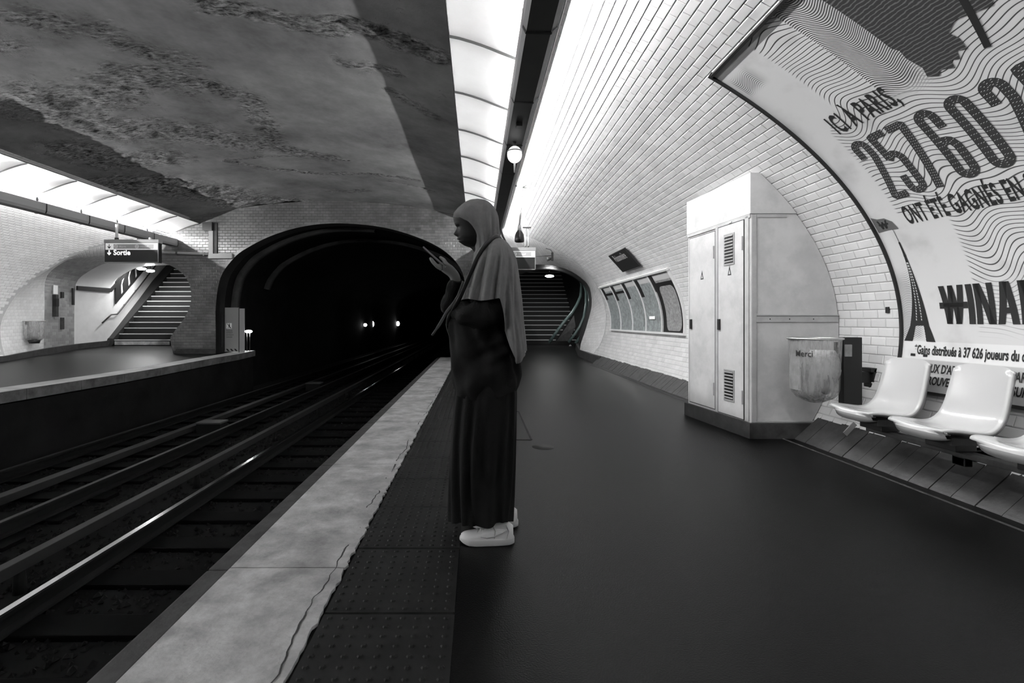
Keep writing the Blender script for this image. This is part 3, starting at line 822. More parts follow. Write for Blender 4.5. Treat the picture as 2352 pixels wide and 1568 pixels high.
# passage lamps
def oval_lamp(p, w_, lab, pw, yaw=0, m=M_lamp):
    o = empty('oval_lamp', p, yaw, lab, 'lamp')
    mb = MB(); mb.sphere((0, 0, 0), 1, 14, 8, (w_/2, .09, .045)); mb.build('diffuser', m, o)
    mb = MB(); mb.box(-w_*.4, w_*.4, -.05, .05, .03, .07, .01); mb.build('lamp_base', M_black, o)
    mb = MB(); mb.tube([(0, 0, .07), (0, 0, .62)], .01, 6); mb.build('stem', M_black, o)
    if pw:
        l = bpy.data.lights.new('lamp_glow', 'AREA'); l.shape = 'RECTANGLE'; l.size = w_; l.size_y = .15; l.energy = pw
        q = bpy.data.objects.new('lamp_glow', l); COL.objects.link(q); q.parent = o; q.location = (0, 0, -.06)
    return o
oval_lamp(at(325, 617, 16.4), .3, 'left of the two glowing oval lamps over the left exit stairs', PASSAGE_POWER)
oval_lamp(at(345.5, 622, 15.9), .26, 'right of the two glowing oval lamps over the left exit stairs', PASSAGE_POWER)
oval_lamp(at(1262, 634, 16.9), .3, 'glowing oval lamp over the stairs behind the person', 12)
# service lamps along the tunnel
def wall_lamp(p, w_, h_, lab, arm, m=M_lamp2):
    o = empty('tunnel_lamp', p, 0, lab, 'lamp')
    mb = MB(); mb.sphere((0, 0, 0), 1, 12, 8, (w_/2, .05, h_/2)); mb.build('diffuser', m, o)
    mb = MB(); mb.box(-w_*.5-arm, -w_*.4, -.02, .02, -.02, .02, .004); mb.build('bracket', M_black, o)
    return o
wall_lamp(at(839, 746, 31.0), .22, .2, 'leftmost of the three tiny lights deep in the tunnel', .2)
wall_lamp(at(855, 744, 34.0), .26, .42, 'middle and brightest of the three tiny lights deep in the tunnel', .2)
wall_lamp(at(914, 743, 44.0), .3, .42, 'rightmost of the three tiny lights deep in the tunnel', .2)
o = empty('platform_end_lamp', at(571, 761, 13.75), 0, 'small glowing lamp beside the service gate at the tunnel mouth', 'lamp')
mb = MB(); mb.sphere((0, 0, 0), 1, 14, 8, (.1, .07, .042)); mb.build('diffuser', M_lamp, o)
zf = z_left(13.75)-o.location.z
for dx in (-.06, .02):
    mb = MB(); mb.tube([(dx, .03, -.04), (dx, .03, zf)], .009, 6); mb.build('post', M_blacksatin, o)

# globe lamp under the near trough
p = at(1182, 355, 5.5)
o = empty('globe_lamp', p, 0, 'round white glowing globe lamp hung under the near trough', 'lamp')
mb = MB(); mb.sphere((0, 0, 0), .083, 24, 14, (1, 1, 1.12)); mb.build('globe', M_globe, o)
mb = MB(); mb.cyl((0, 0, .028), .0845, .012, 24); mb.build('ring_band', M_duct_l, o)
mb = MB(); mb.tube([(0, -.0, -.08), (-.002, 0, -.2)], [.012, .007], 8); mb.build('pull_stem', M_alu, o)
mb = MB(); mb.cyl((0, 0, .08), .02, 3.08-p.z-.08, 8); mb.build('mount', M_duct, o)
p = at(1200, 273, 5.16)
mb = MB(); mb.box(-.03, .03, -.05, .05, -.035, 0, .004); o = mb.build('sensor_box', M_black, None, 'tiny black sensor box under the near trough', 'sensor'); o.location = (.43, 5.0, 3.079)

# ------------------------------------------------------------------ text and flat print on curved things
def text_mesh(body, height, xs=1.0, bold=0.0, align='LEFT', space=1.0):
    """2D outline of a line of text: list of verts (x,y) and faces, cap height = height"""
    c = bpy.data.curves.new('txt', 'FONT'); c.body = body; c.size = 1.0; c.offset = bold; c.align_x = align; c.space_character = space; c.resolution_u = 3
    o = bpy.data.objects.new('txt', c); COL.objects.link(o)
    dg = bpy.context.evaluated_depsgraph_get(); dg.update()
    me = bpy.data.meshes.new_from_object(o.evaluated_get(dg))
    bpy.data.objects.remove(o); bpy.data.curves.remove(c)
    k = height/.69
    vs = [Vector((v.co.x*k*xs, v.co.y*k, 0)) for v in me.vertices]; fs = [tuple(p.vertices) for p in me.polygons]
    bpy.data.meshes.remove(me)
    return vs, fs
def cut_rows(vs, fs, dy, dx=None):
    bm = bmesh.new(); V = [bm.verts.new(v) for v in vs]
    for f in fs:
        try: bm.faces.new([V[i] for i in f])
        except ValueError: pass
    if vs:
        y0 = min(v.y for v in vs); y1 = max(v.y for v in vs); y = y0+dy
        while y < y1:
            bmesh.ops.bisect_plane(bm, geom=bm.verts[:]+bm.edges[:]+bm.faces[:], plane_co=(0, y, 0), plane_no=(0, 1, 0)); y += dy
    bm.verts.ensure_lookup_table(); bm.verts.index_update()
    r = [v.co.copy() for v in bm.verts], [tuple(v.index for v in f.verts) for f in bm.faces]; bm.free(); return r
def flat_print(name, vs, fs, M, m, parent, label=None):
    o = link(name, mesh(name, [M @ v for v in vs], fs), m, parent)
    if label: o['label'] = label
    return o

# ------------------------------------------------------------------ the big poster
PO = empty('advertising_poster', (3.3, 1.84, .6), 0, 'huge curved paper poster with giant numerals and wavy lines behind the white seats', 'poster')
PO_I = Matrix.Translation(-Vector((3.3, 1.84, .6)))
def pp(u, v, h=.028):
    return vp(t_of(v), POY1-u, h)-Vector((3.3, 1.84, .6))
def poster_mat():
    m = bpy.data.materials.new('poster_wave_print'); m.use_nodes = True; nt = m.node_tree; N = nt.nodes; L = nt.links
    b = N['Principled BSDF']; b.inputs['Roughness'].default_value = .55
    uv = N.new('ShaderNodeUVMap'); uv.uv_map = 'UVMap'; sp = N.new('ShaderNodeSeparateXYZ'); L.new(uv.outputs[0], sp.inputs[0])
    U, V = sp.outputs[0], sp.outputs[1]
    def mt(op, *a):
        x = N.new('ShaderNodeMath'); x.operation = op
        for i, q in enumerate(a):
            if isinstance(q, (int, float)): x.inputs[i].default_value = q
            else: L.new(q, x.inputs[i])
        return x.outputs[0]
    def sm(x, a, c):
        r = N.new('ShaderNodeMapRange'); r.interpolation_type = 'SMOOTHSTEP'
        r.inputs[1].default_value = a; r.inputs[2].default_value = c; r.inputs[3].default_value = 0; r.inputs[4].default_value = 1
        L.new(x, r.inputs[0]); return r.outputs[0]
    def nz(s, d):
        n = N.new('ShaderNodeTexNoise'); n.inputs['Scale'].default_value = s; n.inputs['Detail'].default_value = d; L.new(uv.outputs[0], n.inputs[0]); return n.outputs['Fac']
    warp = mt('ADD', mt('MULTIPLY', mt('SINE', mt('ADD', mt('MULTIPLY', U, 7.5), mt('MULTIPLY', V, 2.0))), .07), mt('MULTIPLY', nz(1.6, 1), .34))
    warp = mt('ADD', warp, mt('MULTIPLY', mt('SINE', mt('ADD', mt('MULTIPLY', U, 17), mt('MULTIPLY', V, 5.0))), .022))
    ph = mt('MULTIPLY', mt('ADD', V, warp), 2*pi/.036)
    line = sm(mt('SINE', ph), .72, .95)
    left = mt('ADD', mt('ADD', mt('MULTIPLY', sm(V, 2.75, 2.95), .2), mt('MULTIPLY', sm(V, 1.9, 2.0), -.33)), .58)
    uin = mt('MULTIPLY', sm(mt('SUBTRACT', U, left), -.01, .02), sm(V, 1.02, 1.2))
    gap = mt('SUBTRACT', 1, mt('MULTIPLY', sm(V, 1.1, 1.12), mt('MULTIPLY', mt('SUBTRACT', 1, sm(V, 1.42, 1.45)), .35)))
    line = mt('MULTIPLY', mt('MULTIPLY', line, uin), gap)
    wd = mt('ADD', mt('MULTIPLY', mt('SINE', mt('MULTIPLY', U, 22)), .03), mt('MULTIPLY', nz(2, 1), .18))
    dense = sm(mt('SINE', mt('MULTIPLY', mt('ADD', V, wd), 2*pi/.0145)), -.15, .35)
    dm = mt('MULTIPLY', sm(mt('SUBTRACT', U, .77), 0, .01), sm(V, 2.72, 2.86))
    dm = mt('MULTIPLY', dm, mt('SUBTRACT', 1, sm(mt('ADD', U, mt('MULTIPLY', V, -.25)), .28, .42)))
    dm2 = mt('MULTIPLY', mt('MULTIPLY', sm(V, 1.0, 1.05), mt('SUBTRACT', 1, sm(V, 1.42, 1.6))), mt('SUBTRACT', 1, sm(U, .14, .2)))
    dm3 = mt('MULTIPLY', mt('MULTIPLY', sm(U, .03, .06), mt('SUBTRACT', 1, sm(U, .22, .34))), mt('MULTIPLY', sm(V, 3.34, 3.42), mt('SUBTRACT', 1, sm(V, 3.5, 3.6))))
    dall = mt('MAXIMUM', mt('MAXIMUM', dm, mt('MULTIPLY', dm2, .7)), mt('MULTIPLY', dm3, .8))
    ink = mt('MAXIMUM', mt('MULTIPLY', line, mt('SUBTRACT', 1, dm)), mt('MULTIPLY', dense, dall))
    smudge = mt('MULTIPLY', sm(nz(3.2, 6), .5, .75), .12)
    paper = mt('SUBTRACT', .52, smudge)
    grey = mt('MULTIPLY', mt('SUBTRACT', 1, sm(V, .862, .866)), .16)
    paper = mt('SUBTRACT', mt('ADD', paper, mt('MULTIPLY', mt('MULTIPLY', sm(V, .866, .87), mt('SUBTRACT', 1, sm(V, 1.0, 1.004))), .1)), grey)
    val = mt('MULTIPLY', paper, mt('SUBTRACT', 1, mt('MULTIPLY', ink, .93)))
    cc = N.new('ShaderNodeCombineColor')
    for i in range(3): L.new(val, cc.inputs[i])
    L.new(cc.outputs[0], b.inputs['Base Color']); return m
def sheet(name, u0, u1, v0, v1, h, m, parent, nu=24, nv=110, thick=.004, uv=True):
    vs = [pp(u0+(u1-u0)*i/nu, v0+(v1-v0)*j/nv, h) for i in range(nu+1) for j in range(nv+1)]
    fs = [(i*(nv+1)+j, (i+1)*(nv+1)+j, (i+1)*(nv+1)+j+1, i*(nv+1)+j+1) for i in range(nu) for j in range(nv)]
    me = mesh(name, vs, fs, True)
    if uv:
        l = me.uv_layers.new(name='UVMap')
        for p in me.polygons:
            for li in p.loop_indices:
                vi = me.loops[li].vertex_index; i, j = divmod(vi, nv+1)
                l.data[li].uv = (u0+(u1-u0)*i/nu, v0+(v1-v0)*j/nv)
    return link(name, me, m, parent)
sheet('paper_sheet', .0, 4.0, POV0, POV1, .026, poster_mat(), PO)
# frame bars
def frame_bar(name, pts, wd, m, parent):
    """pts in (u,v); a flat-topped bar following the wall"""
    mb = MB(); rings = []
    for i, (u, v) in enumerate(pts):
        a = pts[max(i-1, 0)]; b = pts[min(i+1, len(pts)-1)]; du, dv = b[0]-a[0], b[1]-a[1]; l = math.hypot(du, dv); nu, nv = -dv/l*wd/2, du/l*wd/2
        rings.append([pp(u+nu, v+nv, .004), pp(u+nu, v+nv, .045), pp(u-nu, v-nv, .045), pp(u-nu, v-nv, .004)])
    mb.loft(rings, cap0=True, cap1=True, smooth=False); return mb.build(name, m, parent)
frame_bar('frame_bar', [(0, v) for v in np.linspace(POV0-.02, POV1+.02, 60)], .018, M_black, PO)
frame_bar('frame_bar', [(u, POV1) for u in np.linspace(-.01, 4.0, 4)], .022, M_black, PO)
frame_bar('frame_bar', [(u, POV0) for u in np.linspace(-.01, 4.0, 4)], .018, M_black, PO)
def poster_text(name, body, u0, v0, hgt, width, m, bold=.02, space=1.0, h=.0285, dy=.03):
    vs, fs = text_mesh(body, hgt, 1.0, bold, space=space)
    x0 = min(v.x for v in vs); x1 = max(v.x for v in vs); k = width/(x1-x0)
    vs = [Vector(((v.x-x0)*k, v.y, 0)) for v in vs]
    vs, fs = cut_rows(vs, fs, dy)
    return link(name, mesh(name, [pp(u0+v.x, v0+v.y, h) for v in vs], fs), m, PO)
poster_text('headline_line', 'ICI À PARIS,', .31, 2.735, .155, .52, M_print, .026, 1.10)
# the giant numerals, hand-drawn condensed bold glyphs with white flecks (unit cell .13 x .53)
def glyph(kind):
    W_, H, s = .140, .53, .054; r = W_/2; q = []
    def stroke(pts): q.append(pts)
    cx = W_/2; i0 = s/2; i1 = W_-s/2; R = cx-i0
    def arc(cy, a0, a1, n=8): return [(cx+R*math.cos(a0+(a1-a0)*k/n), cy+R*math.sin(a0+(a1-a0)*k/n)) for k in range(n+1)]
    if kind == '2': stroke([(i0, .37), (i0, H-s/2-R)]+arc(H-s/2-R, pi, 0)+[(i1, .37), (i0+.01, s/2), (W_, s/2)])
    if kind == '5': stroke([(W_-.005, H-s/2), (i0, H-s/2), (i0, .30), (i0+.02, .325), (cx, .335), (i1-.02, .325), (i1, .29)]+[(i1, s/2+R)]+arc(s/2+R, 0, -pi)+[(i0, .16)])
    if kind == '7': stroke([(0, H-s/2), (i1, H-s/2), (i0+.02, 0)])
    if kind == '6': stroke([(i1, .37), (i1, H-s/2-R)]+arc(H-s/2-R, 0, pi)+[(i0, s/2+R)]+arc(s/2+R, pi, 2*pi)+[(i1, .23), (i1-.015, .275), (cx, .29), (i0, .26)])
    if kind == '0': stroke([(i1, .26), (i1, H-s/2-R)]+arc(H-s/2-R, 0, pi)+[(i0, s/2+R)]+arc(s/2+R, pi, 2*pi)+[(i1, .27)])
    return q, s
def draw_glyph(kind, u0, v0, sc, mb, fleck):
    q, s = glyph(kind)
    for pts in q:
        # resample and offset
        P = resample([Vector((a, b, 0)) for a, b in pts], 64)
        for i in range(len(P)-1):
            a, b = P[i], P[i+1]; d = (b-a); l = d.length
            if l < 1e-6: continue
            a_ = P[max(i-1, 0)]; b_ = P[min(i+2, len(P)-1)]
            n0 = (P[min(i+1, len(P)-1)]-P[max(i-1, 0)]).normalized(); n1 = (P[min(i+2, len(P)-1)]-P[i]).normalized()
            n0 = Vector((-n0.y, n0.x, 0))*s/2; n1 = Vector((-n1.y, n1.x, 0))*s/2
            mb.add([pp(u0+p.x*sc, v0+p.y, .0285+.0002*(i % 2)) for p in (a-n0, a+n0, b+n1, b-n1)], [(0,1,2,3)])
            if i % 2 == 0:
                for t_ in (-.55, .05, .6):
                    c = a.lerp(b, .5)+n0*t_; w_ = .0065
                    fleck.add([pp(u0+(c.x-w_*.3)*sc, v0+c.y-.0016, .0292), pp(u0+(c.x+w_)*sc, v0+c.y+.0012, .0292), pp(u0+(c.x+w_)*sc, v0+c.y+.0028, .0292), pp(u0+(c.x-w_*.3)*sc, v0+c.y, .0292)], [(0,1,2,3)])
fl = MB()
for k, (g, u) in enumerate((('2', .285), ('5', .445), ('7', .60), ('6', .79), ('0', .985), ('2', 1.18), ('5', 1.36))):
    mb = MB(); draw_glyph(g, u, 2.105, .98, mb, fl); mb.build('numeral', M_digit, PO)
fl.build('numeral_fleck', M_whiteprint, PO, kind='stuff')
poster_text('headline_line', 'ONT ÉTÉ GAGNÉS EN 2022', .295, 1.905, .135, .95, M_print, .028, 1.10)
def strokes(name, polys, m, h=.0292, dv=.03):
    vs = []; fs = []
    for poly in polys:
        tr = tessellate_polygon([[Vector((a, b, 0)) for a, b in poly]]); b0 = len(vs); vs += [Vector((a, b, 0)) for a, b in poly]; fs += [tuple(i+b0 for i in t) for t in tr]
    vs, fs = cut_rows(vs, fs, dv)
    return link(name, mesh(name, [pp(v.x, v.y, h) for v in vs], fs), m, PO)
def bar(x0, y0, x1, y1, w_): return [(x0-w_/2, y0), (x0+w_/2, y0), (x1+w_/2, y1), (x1-w_/2, y1)]
# WINAMAX wordmark: W with a bar, I, N, A ...
a, H = .335, .275; b0 = 1.135
def S_(l): return [[(a+x, b0+y) for x, y in p] for p in l]
wm = S_([bar(.0+.02, H, .055, 0, .042), bar(.055, 0, .085, H, .036), bar(.085, H, .12, 0, .036), bar(.12, 0, .155, H, .042), [(-.012, .155), (.19, .155), (.19, .11), (-.012, .11)]])
strokes('wordmark_letter', wm, M_print)
strokes('wordmark_letter', S_([bar(.212, 0, .212, H, .042)]), M_print)
strokes('wordmark_letter', S_([bar(.262, 0, .262, H, .038), bar(.268, H, .338, 0, .04), bar(.345, 0, .345, H, .038)]), M_print)
strokes('wordmark_letter', S_([bar(.395, 0, .43, H, .042), bar(.445, H, .48, 0, .042), [(.40, .07), (.475, .07), (.47, .108), (.405, .108)]]), M_print)
strokes('wordmark_letter', S_([bar(.53, 0, .53, H, .038), bar(.54, H, .575, .05, .034), bar(.575, .05, .61, H, .034), bar(.62, 0, .62, H, .038)]), M_print)
strokes('wordmark_letter', S_([bar(.67, 0, .705, H, .042), bar(.72, H, .755, 0, .042), [(.675, .07), (.75, .07), (.745, .108), (.68, .108)]]), M_print)
strokes('wordmark_letter', S_([bar(.79, 0, .88, H, .045), bar(.79, H, .88, 0, .045)]), M_print)
poster_text('small_print_line', '*Gains distribués à 37 626 joueurs du département', .115, .905, .066, .98, M_print, .03, dy=.08)
poster_text('small_print_line', "LES JEUX D'ARGENT ET DE HASARD PEUVENT", .145, .775, .060, 1.0, M_print, .03, dy=.08)
poster_text('small_print_line', 'RETROUVEZ NOS CONSEILS SUR JOUEURS-INFO', .18, .685, .058, 1.08, M_print, .03, dy=.08)
# lattice tower with a flag
ctr = lambda v: .148+.0*(v-1)
def half(v):
    q = (v-1.0)/.78; return .008+.10*(1-q)**2.0 if v > 1.14 else .07+.06*(1.14-v)/.14
tw = []
vlist = list(np.linspace(1.0, 1.78, 40))
for v0, v1 in zip(vlist[:-1], vlist[1:]):
    c = .15+.0; h0, h1 = half(v0), half(v1)
    if v0 < 1.12:
        tw.append([(c-h0, v0), (c-h0*.45, v0), (c-h1*.42, v1), (c-h1, v1)]); tw.append([(c+h0*.45, v0), (c+h0, v0), (c+h1, v1), (c+h1*.42, v1)])
    else: tw.append([(c-h0, v0), (c+h0, v0), (c+h1, v1), (c-h1, v1)])
tw.append([(.08, 1.125), (.22, 1.125), (.22, 1.15), (.08, 1.15)]); tw.append([(.115, 1.25), (.185, 1.25), (.185, 1.268), (.115, 1.268)]); tw.append([(.138, 1.66), (.162, 1.66), (.158, 1.70), (.142, 1.70)])
tw.append([(.148, 1.77), (.152, 1.77), (.152, 1.90), (.148, 1.90)])
for q in ([(.085, .885), (.125, .885), (.125, .905), (.085, .905)], [(.19, .885), (.225, .885), (.225, .905), (.19, .905)]): strokes('tower_foot', [q], M_print, .0283)
strokes('printed_tower', tw, M_print, .0283)
lat = [[(.15+q*half(v)*.6-.004, v), (.15+q*half(v)*.6+.004, v), (.15+q*half(v)*.6+.002, v+.014), (.15+q*half(v)*.6-.006, v+.014)] for v in np.arange(1.16, 1.6, .022) for q in (-.5, .5)]
strokes('tower_lattice', lat, M_greyprint, .029)
fg = [(.15, 2.02), (.20, 1.995), (.26, 1.99), (.31, 1.95), (.33, 1.885), (.25, 1.89), (.15, 1.885)]
fg = [(x-.13, y+.0) for x, y in fg]
strokes('printed_flag', [fg], mat('dark_grey_print', .09, .7), .0285)
strokes('flag_letter', [[(.06+x, 1.905+y) for x, y in bar(*q)] for q in ((.0, .075, .02, 0, .016), (.02, 0, .035, .06, .014), (.035, .06, .05, 0, .014), (.05, 0, .07, .07, .016))]+[[(.055, 1.935), (.14, 1.935), (.14, 1.95), (.055, 1.95)]], M_print, .029)
# ragged dark printed shape along the top with a staff
rag = [(1.04, 3.7), (1.04, 3.26), (1.04, 3.06), (1.06, 3.02), (1.05, 2.96), (1.07, 2.86), (1.05, 2.80), (1.10, 2.77), (1.13, 2.80), (1.19, 2.77), (1.205, 2.82), (1.24, 2.80), (1.26, 2.85), (1.30, 2.83), (1.315, 2.90), (1.30, 2.96), (1.37, 3.0), (1.52, 2.96), (1.56, 3.02), (1.75, 3.3), (1.8, 3.7)]
def ragmat():
    m = mat('engraved_dark_print', .05, .7); nt = m.node_tree; N = nt.nodes; L = nt.links
    wv = N.new('ShaderNodeTexWave'); wv.inputs['Scale'].default_value = 22; wv.inputs['Distortion'].default_value = 3; wv.inputs['Detail'].default_value = 2; wv.bands_direction = 'Z'
    g = N.new('ShaderNodeNewGeometry'); L.new(g.outputs['Position'], wv.inputs[0]); r = N.new('ShaderNodeMapRange'); r.inputs[1].default_value = .7; r.inputs[3].default_value = .022; r.inputs[4].default_value = .12
    L.new(wv.outputs['Fac'], r.inputs[0]); c = N.new('ShaderNodeCombineColor')
    for i in range(3): L.new(r.outputs[0], c.inputs[i])
    L.new(c.outputs[0], N['Principled BSDF'].inputs['Base Color']); return m
strokes('printed_ragged_shape', [rag], ragmat(), .0287)
strokes('printed_staff', [[(1.355, 2.79), (1.385, 2.78), (1.62, 3.5), (1.585, 3.51)]], M_print, .0292)

# ------------------------------------------------------------------ network maps in a curved frame
MP = empty('map_frame', (3.2, 10, 1.4), 0, 'curved five-panel frame of grey network maps on the right wall', 'map board')
OFF = Vector((3.2, 10, 1.4))
def mp(y, v, h): return vp(t_of(v), y, h)-OFF
def wsheet(name, y0, y1, v0, v1, h, m, parent, nv=14):
    vs = [mp(y, v0+(v1-v0)*j/nv, hh) for hh in (h, h-.012) for y in (y0, y1) for j in range(nv+1)]
    n = nv+1; fs = [(j, j+1, n+j+1, n+j) for j in range(nv)]+[(2*n+j, 3*n+j, 3*n+j+1, 2*n+j+1) for j in range(nv)]
    fs += [(j, 2*n+j, 2*n+j+1, j+1) for j in range(nv)]+[(n+j, n+j+1, 3*n+j+1, 3*n+j) for j in range(nv)]+[(0, n, 3*n, 2*n), (nv, 2*n+nv, 3*n+nv, n+nv)]
    return link(name, mesh(name, vs, fs, False), m, parent)
ye = [12.15, 11.30, 10.45, 9.62, 8.80, 7.86]
for k in range(5):
    y0, y1 = ye[k]-.02, ye[k+1]+.02
    pn = wsheet('map_panel', y0, y1, .95, 2.03, .03, M_map if k < 4 else M_mappale, MP)
    if k < 4:
        wsheet('map_header', y0-.22, y1+.03, 1.90, 2.0, .0325, M_greyprint, pn)
        wsheet('corner_block', y0-.01, y0-.18, 1.70-(.06 if k else 0), 2.0, .034, M_black, pn)
        if k in (0, 1): wsheet('corner_block', y0-.15, y1+.05, 1.80, 1.855, .034, M_black, pn)
    else:
        o1 = (y0-.22, y1+.03); wsheet('map_header', y0-.18, y1+.02, 1.90, 2.0, .0325, M_greyprint, pn)
        wsheet('black_surround', y0-.05, y1, .955, 1.86, .0325, M_black, pn); wsheet('black_surround', y0-.0, y0-.16, 1.7, 2.02, .034, M_black, pn)
        # rounded map sheet
        cy, cv, hy, hv, r = (y0-.2+y1+.05)/2, 1.385, (y0-.2-y1-.07)/2, .40, .12
        ring_ = []
        for (sx_, sy_, a0) in ((1, 1, 0), (-1, 1, pi/2), (-1, -1, pi), (1, -1, 1.5*pi)):
            for q in range(6):
                a_ = a0+pi/2*q/5; ring_.append((cy+sx_*(hy-r)+r*math.cos(a_), cv+sy_*(hv-r)+r*math.sin(a_)))
        tr = tessellate_polygon([[Vector((a_, b_, 0)) for a_, b_ in ring_]]); vv, ff = cut_rows([Vector((a_, b_, 0)) for a_, b_ in ring_], [tuple(t) for t in tr], .06)
        link('rounded_map', mesh('rounded_map', [mp(v.x, v.y, .036) for v in vv], ff), M_mappale, pn)
def mbar(name, pts, wd, m, parent, h=.045):
    mb = MB(); rings = []
    for i, (y, v) in enumerate(pts):
        a = pts[max(i-1, 0)]; b = pts[min(i+1, len(pts)-1)]; du, dv = b[0]-a[0], b[1]-a[1]; l = math.hypot(du, dv); nu, nv = -dv/l*wd/2, du/l*wd/2
        rings.append([mp(y+nu, v+nv, .002), mp(y+nu, v+nv, h), mp(y-nu, v-nv, h), mp(y-nu, v-nv, .002)])
    mb.loft(rings, cap0=True, cap1=True, smooth=False); return mb.build(name, m, parent)
for y in ye: mbar('frame_divider', [(y, v) for v in np.linspace(.93, 2.05, 14)], .03, M_alu, MP)
mbar('frame_rail', [(ye[0]+.05, 2.055), (ye[-1]-.03, 2.055)], .035, M_alu, MP, .055); mbar('frame_rail', [(ye[0]+.02, .935), (ye[-1]-.03, .935)], .04, M_alu, MP, .055)
p = vp(t_of(1.22), 9.25, .045)-OFF
mb = MB(); mb.box(-.004, .004, -.14, .14, -.028, .028, .002); g = mb.build('label_sticker', M_whiteprint, MP); g.location = p

# station name plate
NP_ = empty('station_name_plate', vp(t_of(2.47), 9.28, .05), 0, 'dark station name plate with pale lettering on the right wall', 'sign')
tt = t_of(2.47); n_ = vn(tt); uy = Vector((0, -1, 0)); vz = uy.cross(n_)
if vz.z < 0: vz = -vz
Mn = Matrix(((uy.x, vz.x, n_.x, 0), (uy.y, vz.y, n_.y, 0), (uy.z, vz.z, n_.z, 0), (0, 0, 0, 1)))
mb = MB(); mb.box(-.52, .52, -.215, .215, -.02, .012, .004, Mn); mb.build('plate', M_black, NP_)
vs, fs = text_mesh('Poissonnière', .15, .62, .01, 'CENTER')
flat_print('name_lettering', [v+Vector((0, .03, .0135)) for v in vs], fs, Mn, mat('pale_grey_print', .34, .6), NP_)
vs, fs = text_mesh('Faubourg', .055, .9, .0, 'CENTER')
mb = MB(); mb.box(-.45, -.40, -.14, .14, -.05, -.015, 0, Mn); mb.box(.40, .45, -.14, .14, -.05, -.015, 0, Mn); mb.build('wall_mount', M_blacksatin, NP_)

# ------------------------------------------------------------------ electrical cabinet
CB = empty('electrical_cabinet', (2.53, 4.54, 0), 0, 'tall cream metal electrical cabinet with two vented doors against the tiled wall', 'cabinet')
CO = Vector((2.53, 4.54, 0))
def fx(y): return 2.53-.09*(y-4.54)          # door face, slightly skewed
def vx(z, inset=.01):                         # vault x at height z
    return CX+(VA-inset)*math.sqrt(max(0, 1-((z-ZC)/(VB-inset))**2))
Y0, Y1 = 4.54, 5.65
def cab_block(z0, z1, out, y0, y1, nz, name, m, skew=True, parent=CB, topx=None):
    vs = []; zs = [z0+(z1-z0)*i/nz for i in range(nz+1)]
    for y in (y0, y1):
        for z in zs:
            vs.append(Vector((fx(y)-out, y, z))-CO); vs.append(Vector((max(vx(z), fx(y)-out+.01), y, z))-CO)
    n = 2*(nz+1); fs = []
    for i in range(nz):
        a = 2*i; fs += [(a, a+1, a+3, a+2), (n+a, n+a+2, n+a+3, n+a+1), (a, a+2, n+a+2, n+a), (a+1, n+a+1, n+a+3, a+3)]
    fs += [(0, n, n+1, 1), (2*nz, 2*nz+1, n+2*nz+1, n+2*nz)]
    mb = MB(); mb.add(vs, fs); return mb.build(name, m, parent)
body = cab_block(.14, 2.07, 0, Y0, Y1, 14, 'cabinet_body', M_cab)
cab_block(2.07, 2.445, .012, Y0-.012, Y1+.012, 8, 'top_hood', M_cab)
cab_block(0.0, .14, .03, Y0-.03, Y1+.03, 2, 'plinth', M_dark)
# face helper: t along the face from the near corner, metres
ln = math.hypot(Y1-Y0, fx(Y1)-fx(Y0)); fd = Vector((fx(Y1)-fx(Y0), Y1-Y0, 0))/ln; fn = Vector((-fd.y, fd.x, 0))
if fn.x > 0: fn = -fn
def fbox(a0, a1, z0, z1, o0, o1, bev=.0):
    M = Matrix(((fd.x, fn.x, 0, 0), (fd.y, fn.y, 0, 0), (0, 0, 1, 0), (0, 0, 0, 1)))
    mb = MB(); mb.box(a0, a1, o0, o1, z0, z1, bev, M); return mb
def door(a0, a1, z0, z1, vents, lockside, hinge):
    d = fbox(a0, a1, z0, z1, .0, .014, .003).build('door', M_cab, CB)
    fbox(a0-.007, a1+.007, z0-.007, z1+.007, .0, .0125).build('door_gap', M_print, d)
    for (v0, v1, w0, w1) in vents:
        fbox(v0, v1, w0, w1, .014, .02, .001).build('vent', mat('grey_vent_frame_%d' % int(w0*100), .25, .5), d)
        fbox(v0+.015, v1-.015, w0+.02, w1-.015, .018, .0205).build('vent_slot', M_black, d)
        n = 9
        for q in range(n):
            z = w0+.035+(w1-w0-.06)*q/(n-1)
            M = Matrix.Translation((0, 0, 0)); fbox(v0+.015, v1-.015, z-.004, z+.006, .0195, .028, .001).build('louvre', M_cabtrim, d)
    fbox(lockside-.018, lockside+.018, .99, 1.1, .0145, .03, .003).build('lock', M_black, d)
    for z in (z0+.14, z1-.28):
        fbox(hinge-.006, hinge+.006, z, z+.13, .012, .026, .002).build('hinge', M_cabtrim, d)
    return d
d1 = door(.09, .50, .155, 2.03, [(.225, .395, 1.63, 1.94), (.225, .395, .29, .60)], .475, .10)
d2 = door(.56, 1.06, .17, 2.01, [], 1.02, .575)
for (dd, a, z) in ((d1, .305, 1.53), (d2, .80, 1.53)):
    M = Matrix(((fd.x, 0, fn.x, 0), (fd.y, 0, fn.y, 0), (0, 1, 0, 0), (0, 0, 0, 1)))
    mb = MB(); mb.add([M @ Vector(q) for q in ((a-.03, z, .0148), (a+.03, z, .0148), (a, z+.1, .0148))], [(0,1,2)]); w_ = mb.build('warning_triangle', M_print, dd)
    mb = MB(); mb.add([M @ Vector(q) for q in ((a-.014, z+.012, .0154), (a+.014, z+.012, .0154), (a, z+.06, .0154))], [(0,1,2)]); mb.build('triangle_field', M_greyprint, w_)
fbox(.02, .075, .15, 2.06, .0, .012, .003).build('corner_post', M_cabtrim, CB)
fbox(.509, .551, .15, 2.05, .0, .0135, .002).build('centre_post', M_cabtrim, CB)
fbox(.0, ln, 2.035, 2.068, .0, .012, .002).build('top_rail', M_cabtrim, CB)
